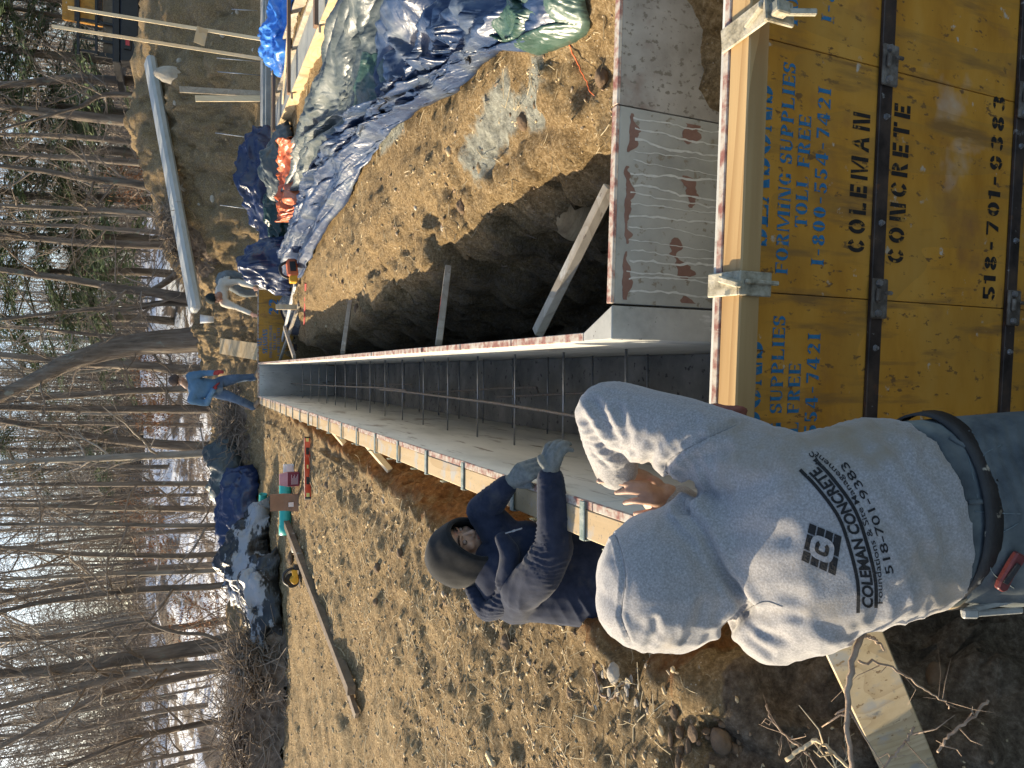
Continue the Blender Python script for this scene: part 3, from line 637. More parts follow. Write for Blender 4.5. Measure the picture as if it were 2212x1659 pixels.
MB().box(FX + .97, FX + 1.0, 4.6, 11.55, -.85, .0).build('board', LG, tw, .003)
MB().box(FX + .52, FX + .56, 4.6, 11.5, -.3, -.01).build('board', LG, tw, .003)
MB().box(FX + .003, FX + .517, 4.6, 11.54, -.85, -.06).build('concrete', CONCL, tw, .004)
MB().box(FX + .565, FX + .965, 4.6, 11.54, -.85, -.16).build('concrete', CONC, tw, .004)
for yy, x1 in ((11.0, 1.05), (9.45, 1.6), (7.5, 1.5)):
    MB().box(FX - .03, FX + x1, yy - .045, yy + .045, .006, .045).build('stay', M('brown stay', [(.14, .085, .055), (.22, .14, .09)], 8, (.2, 2, 2), rough=.8), tw, .003)
    MB().box(FX - .10, FX - .024, yy - .05, yy - .015, -.02, .004).build('peg', LG, tw, .002)
MB().beam((FX + .25, 10.6, -.045), (FX + .75, 9.6, .02), .05, .02).build('stay', LZ, tw, .002)

# ---------------------------------------------------------------- lumber and braces
def lumber(name, label, cat, p, q, wd, th, mat, up=(0, 0, 1), group=None, bev=.003):
    return tag(MB().beam(p, q, wd, th, up).build(name, mat, None, bev), label, cat, group)
BR = 'timber braces from the right form to the trench bank'
def gp(x, y, dz=0): return np.array([x, y, float(gz(x, y)) + dz])
for (q, a, b_, w1, lab) in [(0, (.165, 2.74, -.09), (.70, 2.36, -.20), .055, 'weathered lumber brace nearest the camera, from the right form to the trench bank'),
                        (1, (.165, 3.95, -.07), (.64, 4.28, -.24), .06, 'lumber brace with a red paint mark, second from the camera, across the right trench'),
                        (2, (.165, 6.5, -.05), (.66, 7.0, -.22), .06, 'lumber brace third from the camera across the right trench'),
                        (3, (.165, 9.3, -.03), (.60, 10.6, -.08), .06, 'long lumber brace at the far end of the right trench, below the gravel pile')]:
    o = lumber('timber_brace', lab, 'brace', a, b_, w1, .038, LG, (0, .2, 1), BR)
    if q == 1:
        a, b_ = np.array(a), np.array(b_); d = b_ - a; d, s_, u_ = frame(d, (0, .2, 1))
        m_ = M('red marker paint', [(.62, .045, .02), (.7, .07, .03)], 30, rough=.6, bump=.1)
        c = a * .62 + b_ * .38; mk('paint_mark', [c - s_ * i * 1 + d * j + u_ * .0205 for i, j in ((-.029, -.12), (-.002, -.12), (.008, .02), (.022, .06), (-.029, .13))], [(0, 1, 2, 3, 4)], m_, o)
for (yy, lab) in ((5.9, 'pale wooden stake holding the left form, nearer of the two'), (7.3, 'pale wooden stake holding the left form, farther of the two')):
    lumber('timber_brace', lab, 'brace', (XO - .09, yy, -.10), (XO - .32, yy - .22, -.26), .035, .05, LZ, (0, 0, 1), 'stakes at the left form')
# foreground plank leaning on the form
# plank lies from the trench bank up to the near corner, broad face up
pa, pb = atD(1836, 1372, 1.80), atD(1936, 1600, 2.03)
_, s1, u1 = frame(pb - pa, (0, -.8, .6)); dpl = (pb - pa) / np.linalg.norm(pb - pa)
pl = lumber('plank', 'broad sunlit plank slanting down under the roots in the left foreground', 'plank', pa - dpl * .30, pb + dpl * .45, .145, .045, wood('stained plank', (.42, .32, .175), (.52, .41, .25), (.26, .17, .075), (2.2, 1.2, 2.2), .4, [((.34, .32, .27), 9, .54, .12, (1, 1, 1)), ((.17, .17, .15), 12, .62, .07, (1, 1, 1)), ((.20, .13, .06), 46, .62, .05, (1, 1, 1))]), (0, -.8, .6))
# long board lying on the left ground
A, B = atG(624, 1130, .03), atG(772, 1490, .02)
lumber('board', 'long dark board lying on the dirt at the left, pale edge in the sun', 'board', A + (0, 0, .03), B + (0, 0, .05), .085, .07, LD, (0, 0, 1))
A, B = atG(757, 1488, .02), atG(776, 1545, .02)
lumber('board', 'short brown lumber offcut lying at the near end of the long board', 'board', A + (0, 0, .02), B + (0, 0, .02), .085, .038, LD, (0, 0, 1))
# board propping the end form, from its top back to the bank
A = np.array([.33, 13.6, -.02]); B = atY(476, 747, 15.3)
lumber('plank', 'pale plank leaning up the bank behind the end form', 'plank', A, B, .30, .03, LP, (0, -.6, 1))
# two tall studs with a cleat
st = thing('stud_pair', 'two tall fresh studs standing at the right, joined by a short cleat', 'studs', (4.4, 10.5, 0))
s1a, s1b = atY(610, 92, 10.6), atY(150, 17, 11.4); s2a, s2b = atY(597, 132, 11.0), atY(115, 57, 11.8)
s1b = s1b + (s1b - s1a) * .0; 
MB().beam(s1a, s1b, .10, .045, (1, -.4, 0)).build('stud', LZ, st, .003); MB().beam(s2a, s2b, .10, .045, (1, -.4, 0)).build('stud', LZ, st, .003)
MB().beam(atY(438, 60, 10.85), atY(430, 95, 10.95), .14, .04, (0, -1, 0)).build('cleat', LP, st, .002)
# stakes standing at the wall
lumber('stake', 'leaning weathered stake by the boulder, behind the concrete wall', 'stake', atY(566, 203, 13.35), atY(388, 193, 13.6), .10, .03, LG, (0, -1, 0))
lumber('stake', 'upright pale stake beside the leaning one, behind the concrete wall', 'stake', atY(567, 213, 13.3), atY(422, 213, 13.5), .10, .03, LZ, (0, -1, 0))
for k, (a, b_, lab) in enumerate([((568, 134), (468, 125), 'thin steel rod sticking up behind the wall, between the studs and the stakes'), ((566, 163), (470, 155), 'thin steel rod sticking up behind the wall, beside the leaning stake'), ((568, 301), (465, 287), 'thin steel rod sticking up behind the timber form corner'), ((567, 455), (475, 443), 'thin steel rod sticking up behind the blue tarp bundle'), ((556, 23), (500, 20), 'short steel rod sticking up behind the bright blue bag')]):
    rod([atY(*a, 13.25), atY(*b_, 13.35)], .008, ROD, 'steel_rod', lab, 'rod', 'rods standing in the concrete wall')
# big pale beam lying along the bank
bm_ = MB().beam(atY(326, 128, 16.4) + (0, 0, .02), atY(426, 672, 14.9) + (0, 0, .02), .35, .18, (0, -.25, 1)).build('beam', M('galvanised pale beam', [(.32, .335, .31), (.42, .43, .40), (.48, .48, .45)], 3, (.5, 2, 2), rough=.7, bump=.4), None, .05)
tag(bm_, 'long pale grey beam lying on top of the dirt bank', 'beam')
# boards and small rubble around the gravel pile
GPL = np.array([1.12, 12.72, float(gz(1.12, 12.72))])
def px2(x, y, dz): return atG(x, y) + (0, 0, dz)
lumber('board', 'white-stained board edging the gravel pile', 'board', px2(643, 613, .03), px2(622, 737, .10), .075, .03, M('white stained board', [(.45, .45, .43), (.6, .6, .57)], 8, rough=.8), (0, 0, 1))
lumber('board', 'dark board stacked against the gravel pile edge', 'board', px2(650, 610, .02), px2(638, 690, .02), .05, .03, LD, (0, 0, 1))
lumber('board', 'narrow lumber slanting in front of the gravel pile', 'board', px2(651, 658, .03), px2(616, 781, .10), .055, .035, LG, (0, 0, 1))
lumber('board', 'short upright lumber piece standing at the gravel pile', 'board', px2(648, 664, .0), px2(648, 664, .0) + np.array([0, .10, .30]), .07, .035, LP, (0, -1, 0))
lumber('stake', 'thin red stake lying on the dirt below the gravel pile', 'stake', px2(664, 612, .02), px2(662, 702, .03), .02, .02, M('red stake', [(.45, .06, .05), (.55, .12, .1)], 12, rough=.7), (0, 0, 1))

# ---------------------------------------------------------------- stones and roots one can tell apart
def rock(name, label, c, r, mat, seed=1, flat=.7, parent=None, rgh=1.0, cat='stone', group=None):
    bm = bmesh.new(); bmesh.ops.create_icosphere(bm, subdivisions=4, radius=1); V = np.array([v.co[:] for v in bm.verts]); F = np.array([[v.index for v in f.verts] for f in bm.faces]); bm.free()
    q = np.round(V * 1.6 + fbm(V, 1.2, 2, seed) [:, None] * .3); d = 1 + .14 * rgh * fbm(V + seed, 1.1, 4, seed) + .035 * rgh * ridge(V + seed, 2.3, 3, seed)
    V = V * d[:, None] * np.array(r if not np.isscalar(r) else (r, r * .85, r * flat)) + np.array(c); o = mk(name, V, F, mat, parent, True)
    return tag(o, label, cat, group)
TAN = M('layered tan rock', [(.15, .10, .05), (.31, .225, .12), (.41, .31, .18)], 4, (1, 1, 3), rough=.9, bump=.7, bscale=14, dist=.02)
GRY = M('grey field stone', [(.27, .235, .18), (.42, .37, .29), (.52, .465, .37)], 5, rough=.9, bump=.6, bscale=20, dist=.02)
BRN = M('brown clod', [(.10, .065, .038), (.20, .135, .08)], 12, rough=.95, bump=.8, bscale=40, dist=.01)
rock('boulder', 'rounded tan boulder bulging from the trench bank behind the cross form', atG(1252, 428) + (.03, .05, -.02), (.25, .21, .17), TAN, 3, cat='boulder', rgh=.25)
rock('boulder', 'long pale grey boulder on the bank behind the right wall', atG(378, 165) + (0, 0, .06), (.16, .2, .32), GRY, 5, cat='boulder')
rock('stone', 'pale square stone sitting at the top of the right trench bank', atG(1180, 400) + (0, 0, .01), .045, GRY, 6)
for k, (x, y, r, lab) in enumerate([(1098, 1387, .036, 'round brown stone alone on the dirt at lower left'), (820, 1226, .04, 'dark clod beside the black hood, upper left of it'), (868, 1195, .035, 'dark clod beside the black hood, closest to it'), (1565, 1600, .042, 'rust-coloured clod in the shaded corner'), (1480, 1460, .05, 'flat brown stone at the edge of the shade'),
                               (1690, 1355, .045, 'brown clod under the sleeve at lower left'), (1335, 1455, .04, 'half-buried stone in the pale gravel patch'), (1240, 1495, .03, 'small brown clod on the dirt near the left border'), (815, 1300, .03, 'small dark clod above the hood on the dirt'), (2040, 1475, .06, 'pale brown rock half hidden in the shaded pit')]):
    rock('stone', lab, atG(x, y) + (0, 0, r * .3), r, BRN if k not in (6,) else GRY, 10 + k)
rng = np.random.default_rng(3)
for k in range(46):                # pale shale fragments near the grey hood
    x, y = 1290 + rng.random() * 160, 1400 + rng.random() * 130
    rock('stone', 'small pale shale chip in the gravel patch left of the grey hood', atG(x, y) + (0, 0, .006), (.008 + .016 * rng.random(), .006 + .010 * rng.random(), .005), GRY if k % 2 else TAN, 40 + k, group='shale chips beside the grey hood')
for k in range(60):                # clods in the shaded corner
    x, y = 1450 + rng.random() * 300, 1470 + rng.random() * 185
    rock('clod', 'brown soil clod on the shaded slope in the lower left corner', atG(x, y) + (0, 0, .008), (.009 + .026 * rng.random() ** 3, .008 + .02 * rng.random() ** 3, .007 + .010 * rng.random()), BRN, 140 + k, cat='clod', group='clods on the shaded slope')
for k in range(40):                # stones on the far bank
    x, y = 380 + rng.random() * 170, 20 + rng.random() * 480
    rock('stone', 'pale stone lying on the dirt bank behind the concrete wall', atG(x, y) + (0, 0, .01), (.03 + .05 * rng.random(), .03, .03 + .03 * rng.random()), TAN if k % 3 else GRY, 240 + k, group='stones on the far bank')
rng = np.random.default_rng(8)
for k in range(70):                # broken rock along the lip of the right trench
    y = rng.uniform(2.3, 7.5); x = float(xe_right(y)) + rng.normal(.02, .14); r = .018 + .05 * rng.random() ** 2.5
    rock('stone', 'jagged brown stone along the lip of the right trench', gp(x, y, .01), (r, r * .8, r * .7), [TAN, BRN, GRY][k % 3], 500 + k, group='stones along the right trench lip')
ROOT = M('bare root', [(.22, .15, .10), (.40, .30, .21)], 30, rough=.8, bump=.4)
def root(label, pix, D, r0, r1, name='root', mat=None, side=0, cat='root', seed=0):
    P = cr([atD(x, y, d) for (x, y), d in zip(pix, D)], 26); rn = np.random.default_rng(seed); P = P + rn.normal(0, .0016, P.shape)
    b = MB().tube(P, list(np.linspace(r0, r1, 26)), 7)
    for k in range(side):
        i = rn.integers(4, 24); d = rn.normal(0, 1, 3); L = .03 + .07 * rn.random()
        b.tube([P[i], P[i] + d * L * .3 + rn.normal(0, .005, 3), P[i] + d * L * .6 + rn.normal(0, .012, 3)], [r1 * .8, r1 * .5, r1 * .25], 4)
    return tag(b.build(name, mat or ROOT, None, smooth=True), label, cat)
root('long thick root curving down over the sunlit plank', [(1875, 1350), (1850, 1400), (1833, 1480), (1830, 1560), (1836, 1625), (1845, 1690)], [1.42, 1.38, 1.36, 1.34, 1.32, 1.32], .0065, .0042, side=5, seed=1)
root('thin branch of root hooked over the upper plank', [(1868, 1372), (1890, 1380), (1910, 1402)], [1.45, 1.45, 1.46], .0045, .002, seed=2)
root('hair root crossing the plank into the dark soil', [(1852, 1430), (1905, 1435), (1960, 1460), (2000, 1490), (2035, 1510), (2052, 1530)], [1.39, 1.40, 1.42, 1.42, 1.42, 1.42], .0028, .0012, side=9, seed=3)
root('pale forked root in the bottom left corner', [(1700, 1640), (1735, 1615), (1765, 1600), (1800, 1628), (1845, 1665)], [1.42, 1.40, 1.38, 1.36, 1.34], .0042, .003, mat=M('pale root', [(.5, .38, .22), (.62, .5, .32)], 30, rough=.8), side=6, seed=4)
root('tangled thin root over the shaded slope', [(1655, 1520), (1670, 1560), (1705, 1595), (1745, 1630), (1765, 1660)], [1.72, 1.68, 1.62, 1.56, 1.54], .0028, .0015, side=12, seed=5)
root('slender twig leaning on the lower plank', [(1975, 1575), (1950, 1610), (1905, 1660)], [1.36, 1.36, 1.36], .0022, .0022, side=4, seed=6)
root('pale wavy twig over the dark pit at the bottom', [(2135, 1512), (2090, 1555), (2050, 1590), (2025, 1625)], [1.42, 1.42, 1.43, 1.44], .003, .0026, side=5, seed=7)
def groot(label, pix, r, dz=.012, name='root', mat=None, seed=0):
    P = cr([atG(x, y) + (0, 0, dz) for x, y in pix], 26); rn = np.random.default_rng(seed); P += rn.normal(0, .003, P.shape)
    return tag(MB().tube(P, list(np.linspace(r, r * .5, 26)), 6).build(name, mat or ROOT, None, smooth=True), label, 'root')
groot('pale root curling on the dirt left of the grey hood', [(1285, 1430), (1297, 1470), (1305, 1500), (1325, 1508), (1345, 1480), (1362, 1470)], .006, seed=8)
groot('thin pale root lying in the shale patch', [(1440, 1450), (1445, 1485), (1425, 1515)], .004, seed=9)
groot('loose root on the dirt beside the black hood', [(900, 1150), (912, 1180), (938, 1192)], .005, seed=10)
for k in range(16):                # roots hanging from the trench banks
    x0 = [(760, 1030), (800, 1000), (850, 1040), (880, 1010), (930, 1045), (980, 1075), (700, 985), (820, 1060), (1030, 450), (1090, 560), (860, 655), (870, 700), (1000, 690), (1100, 430), (1200, 420), (1150, 470)][k]
    p = atG(*x0); rn = np.random.default_rng(60 + k); P = [p]
    for i in range(4): P.append(P[-1] + np.array([rn.normal(0, .03) + (.02 if x0[1] > 800 else -.03), rn.normal(-.02, .05), -.02 + rn.normal(.01, .02)]))
    tag(MB().tube(cr(P, 14), list(np.linspace(.006, .002, 14)), 5).build('root', ROOT, None, smooth=True), 'thin broken root sticking out of the left trench bank' if x0[1] > 800 else 'thin broken root sticking out of the right trench bank', 'root', 'roots in the left trench bank' if x0[1] > 800 else 'roots in the right trench bank')
groot('orange string lying on the dirt below the tarp edge', [(1235, 80), (1252, 120), (1272, 165), (1290, 200), (1312, 228)], .003, .03, 'string', M('orange string', [(.75, .16, .05), (.85, .22, .08)], 30, rough=.7, bump=0), 12)['category'] = 'string'

# ---------------------------------------------------------------- gravel pile in a black sheet
gpile = thing('gravel_pile', 'grey wet concrete heap on a black sheet in front of the end form', 'gravel pile', GPL)
gx, gy = GPL[0], GPL[1]
n = 60; xs = np.linspace(-1, 1, n); X, Y = np.meshgrid(xs, xs); rr = np.hypot(X, Y); P = np.stack([X, Y, 0 * X], -1)
h = .33 * np.clip(1 - rr ** 1.5, 0, 1) + .03 * fbm(P, 4, 4, 3) + .012 * fbm(P, 22, 2, 4)
V = np.stack([gx + X * .42, gy + Y * .55, float(gz(gx, gy)) + h + .02], -1); i = np.arange(n * n).reshape(n, n)
F = np.stack([i[:-1, :-1], i[:-1, 1:], i[1:, 1:], i[1:, :-1]], -1).reshape(-1, 4); F = F[(rr[:-1, :-1] < .98).ravel()]
mk('heap', V.reshape(-1, 3), F, M('wet gravel', [(.09, .09, .085), (.22, .22, .205), (.36, .36, .33)], 34, rough=.7, bump=1.0, bscale=90, dist=.02), gpile, True)
b = MB(); ring = [(gx + .52 * math.cos(t), gy + .66 * math.sin(t), float(gz(gx, gy)) + .02 + .22 * max(0, math.sin(t)) + .02 * math.sin(5 * t)) for t in np.linspace(0, 2 * math.pi, 40)]
V = [(gx, gy, float(gz(gx, gy)) + .0)] + ring; mk('sheet', V, [(0, k, k + 1) for k in range(1, 40)], M('black poly sheet', [(.012, .014, .02), (.03, .035, .045)], 6, rough=.35, bump=.4), gpile, True)

# ---------------------------------------------------------------- people
def solid(name, mb, voxel, it, mat, parent, post=None, smooth=True):
    me = bpy.data.meshes.new('tmp'); me.from_pydata(mb.V, [], mb.F); o = bpy.data.objects.new('tmp', me); COL.objects.link(o)
    bm = bmesh.new(); bm.from_mesh(me); bmesh.ops.recalc_face_normals(bm, faces=bm.faces); bm.to_mesh(me); bm.free()
    r = o.modifiers.new('r', 'REMESH'); r.mode = 'VOXEL'; r.voxel_size = voxel
    if it: s = o.modifiers.new('s', 'SMOOTH'); s.factor = .5; s.iterations = it
    dg = bpy.context.evaluated_depsgraph_get(); m2 = bpy.data.meshes.new_from_object(o.evaluated_get(dg)); m2.name = name
    bpy.data.objects.remove(o); bpy.data.meshes.remove(me)
    n = len(m2.vertices); V = np.empty(n * 3, np.float32); m2.vertices.foreach_get('co', V); V = V.reshape(-1, 3).astype(float)
    if post:
        N = np.empty(n * 3, np.float32); m2.vertices.foreach_get('normal', N); N = N.reshape(-1, 3).astype(float)
        V = V + N * post(V)[:, None]; m2.vertices.foreach_set('co', V.astype(np.float32).ravel()); m2.update()
    m2.materials.clear(); m2.materials.append(mat); m2.polygons.foreach_set('use_smooth', [smooth] * len(m2.polygons))
    return link(bpy.data.objects.new(name, m2), parent)
def loft(b, secs, n=22, per=5, sq=2.4):      # secs: centre, half-width vector, half-depth vector
    c = cr([s[0] for s in secs], per * (len(secs) - 1) + 1); u = cr([s[1] for s in secs], len(c)); v = cr([s[2] for s in secs], len(c)); V = []; F = []
    for i in range(len(c)):
        for k in range(n):
            t = 2 * math.pi * k / n; ct, st = math.cos(t), math.sin(t)
            V.append(c[i] + u[i] * math.copysign(abs(ct) ** (2 / sq), ct) + v[i] * math.copysign(abs(st) ** (2 / sq), st))
    for i in range(len(c) - 1):
        for k in range(n): F.append((i * n + k, (i + 1) * n + k, (i + 1) * n + (k + 1) % n, i * n + (k + 1) % n))
    F.append(tuple(range(n))); F.append(tuple(range((len(c) - 1) * n, len(c) * n))[::-1]); return b.add(V, F)
def limb(b, pts, rad, n=18):     # rounded tapering limb
    P = cr(pts, n); r = np.interp(np.linspace(0, 1, n), np.linspace(0, 1, len(rad)), rad); b.tube(P, list(r), 14)
    b.ell(P[0], r[0] * .99, nu=12, nv=8); return b.ell(P[-1], r[-1] * .99, nu=12, nv=8)
def fold_fn(folds, base=.0025, f=9, seed=0, st=(1, 1, 1)):
    def fn(V):
        d = base * fbm(V * np.array(st), f, 3, seed)
        for (c, ax, rad, wl, amp) in folds:
            ax = np.array(ax, float); ax /= np.linalg.norm(ax); q = V - np.array(c); t = q @ ax + .75 * wl * fbm(V, 1 / wl * .30, 2, seed + 3)
            s = np.sin(2 * math.pi * t / wl); d = d + amp * np.exp(-np.einsum('ij,ij->i', q, q) / rad ** 2) * (1 - 2 * np.abs(s) ** .6) * np.clip(.55 + .9 * vn(V, 1 / wl * .45, seed + 9), 0, 1.3)
        return d
    return fn
def headprims(b, c, f, u, k=1.0):
    f = np.array(f, float); f /= np.linalg.norm(f); u = np.array(u, float); u -= f * (u @ f); u /= np.linalg.norm(u); s = np.cross(f, u); c = np.array(c, float)
    L = lambda x, y, z: c + (s * x + f * y + u * z) * k
    A = (s, f, u); E = lambda p, r: b.ell(L(*p), tuple(q * k for q in r), A, 18, 12)
    E((0, -.015, .035), (.076, .096, .086)); E((0, .035, -.03), (.060, .056, .085)); E((0, .03, -.075), (.050, .052, .040)); E((0, .074, -.098), (.019, .017, .016))
    b.tube([L(0, .083, .006), L(0, .098, -.016), L(0, .108, -.031)], [.007 * k, .009 * k, .0115 * k], 10); E((0, .106, -.033), (.011, .010, .010))
    for x in (-1, 1):
        E((x * .012, .094, -.036), (.008, .010, .007)); E((x * .036, .062, -.03), (.022, .022, .022)); E((x * .077, -.01, -.005), (.009, .018, .030))
        b.tube([L(x * .005, .089, .022), L(x * .026, .086, .026), L(x * .048, .068, .018)], [.008 * k, .009 * k, .007 * k], 8)
    for z, r in ((-.059, .0055), (-.069, .0065)): b.tube([L(-.022, .081, z - .002), L(-.008, .091, z), L(.008, .091, z), L(.022, .081, z - .002)], [.003 * k, r * k, r * k, .003 * k], 8)
    return L, A
def face_bits(L, A, k, par, skin_lip, iris=True):
    b = MB(); b.tube([L(-.021, .0835, -.0605), L(-.009, .0945, -.0585), L(0, .0965, -.0597), L(.009, .0945, -.0585), L(.021, .0835, -.0605)], [.002 * k, .0042 * k, .0040 * k, .0042 * k, .002 * k], 8)
    b.tube([L(-.020, .0835, -.0655), L(-.008, .0945, -.0695), L(.008, .0945, -.0695), L(.020, .0835, -.0655)], [.002 * k, .0052 * k, .0052 * k, .002 * k], 8)
    b.build('lips', skin_lip, par, 0, True)
    for x in (-1, 1):
        MB().ell(L(x * .031, .0755, .002), .0112 * k, A, 14, 10).build('eye', M('eye', [(.22, .17, .14), (.26, .2, .17)], 5, rough=.2, bump=0), par, 0, True)  # eyeball colour darkened to stand in for shade under the hood
        MB().ell(L(x * .031, .0842, -.001), (.0055 * k, .0035 * k, .0035 * k), A, 12, 8).build('iris', M('iris', [(.02, .012, .008), (.04, .025, .015)], 5, rough=.15, bump=0), par, 0, True)
        MB().tube([L(x * .012, .094, .030), L(x * .028, .094, .037), L(x * .048, .076, .030)], [.003 * k, .004 * k, .0025 * k], 7).build('eyebrow', M('brow hair', [(.03, .02, .014), (.06, .04, .028)], 40, rough=.9), par, 0, True)
def handprims(b, wrist, knuckles, tips, rad=.0088, mids=None, rw=.024):
    for i, (kn, tp) in enumerate(zip(knuckles, tips)):
        kn, tp = np.array(kn), np.array(tp); b.tube(cr([wrist, (np.array(wrist) + kn) / 2, kn], 8), [rw * .85] + [rw * .8] * 2 + [rad * 1.9] * 2 + [rad * 1.62] * 2 + [rad * 1.3], 12)
        md = mids[i] if mids is not None else (kn + tp) / 2; P = cr([kn, md, tp], 12); b.tube(P, list(np.linspace(rad * 1.12, rad * .78, 12)), 10); b.ell(P[0], rad * 1.18, nu=10, nv=8); b.ell(P[-1], rad * .79, nu=10, nv=8)
HEATH = M('heather grey fleece', [(.205, .195, .19), (.285, .275, .268), (.385, .375, .365)], 240, rough=.95, bump=.35, bscale=260, dist=.002, sheen=.35, spec=.1, spots=[((.25, .215, .165), 5, .56, .14, (1, 1, 1)), ((.24, .195, .13), 2.6, .56, .16, (1, 1, 1))])
NAVY = M('dusty navy fleece', [(.013, .018, .034), (.027, .034, .057)], 26, rough=.95, bump=.35, bscale=200, dist=.002, sheen=.1, spec=.1, spots=[((.062, .062, .064), 6, .58, .18, (1, 1, 1))])
DKHOOD = M('dusty black fleece', [(.011, .012, .013), (.021, .022, .023)], 26, rough=.95, bump=.35, bscale=200, dist=.002, sheen=.1, spec=.1, spots=[((.036, .035, .031), 5, .56, .2, (1, 1, 1))])
SKIN = M('skin', [(.33, .20, .14), (.41, .26, .185), (.46, .30, .22)], 40, rough=.5, bump=.3, bscale=160, dist=.0015, sss=.12, spec=.35, spots=[((.45, .20, .14), 16, .60, .15, (1, 1, 1))])
LIP = M('lip', [(.34, .13, .10), (.40, .17, .13)], 40, rough=.45, bump=.1)
DENIM = M('worn denim', [(.040, .050, .057), (.076, .090, .096), (.118, .13, .128)], 14, rough=.9, bump=.4, bscale=220, dist=.002, spots=[((.19, .21, .19), 3.5, .56, .16, (1, 1, 1))])
DENIM2 = M('blue denim', [(.05, .085, .15), (.11, .16, .23)], 10, rough=.9, bump=.4, bscale=120, dist=.003, spots=[((.24, .28, .30), 4, .58, .15, (1, 1, 1))])
GLOVE = M('grey knit glove', [(.11, .12, .115), (.19, .20, .19)], 60, rough=.95, bump=.6, bscale=320, dist=.002, spots=[((.30, .31, .25), 7, .58, .14, (1, 1, 1))])
BELT = M('dusty black belt', [(.012, .012, .013), (.03, .03, .03)], 20, rough=.6, bump=.3, spots=[((.38, .34, .27), 22, .64, .05, (1, 1, 1))])
BOOT = M('tan work boot', [(.16, .11, .07), (.28, .21, .14)], 14, rough=.85, bump=.4)

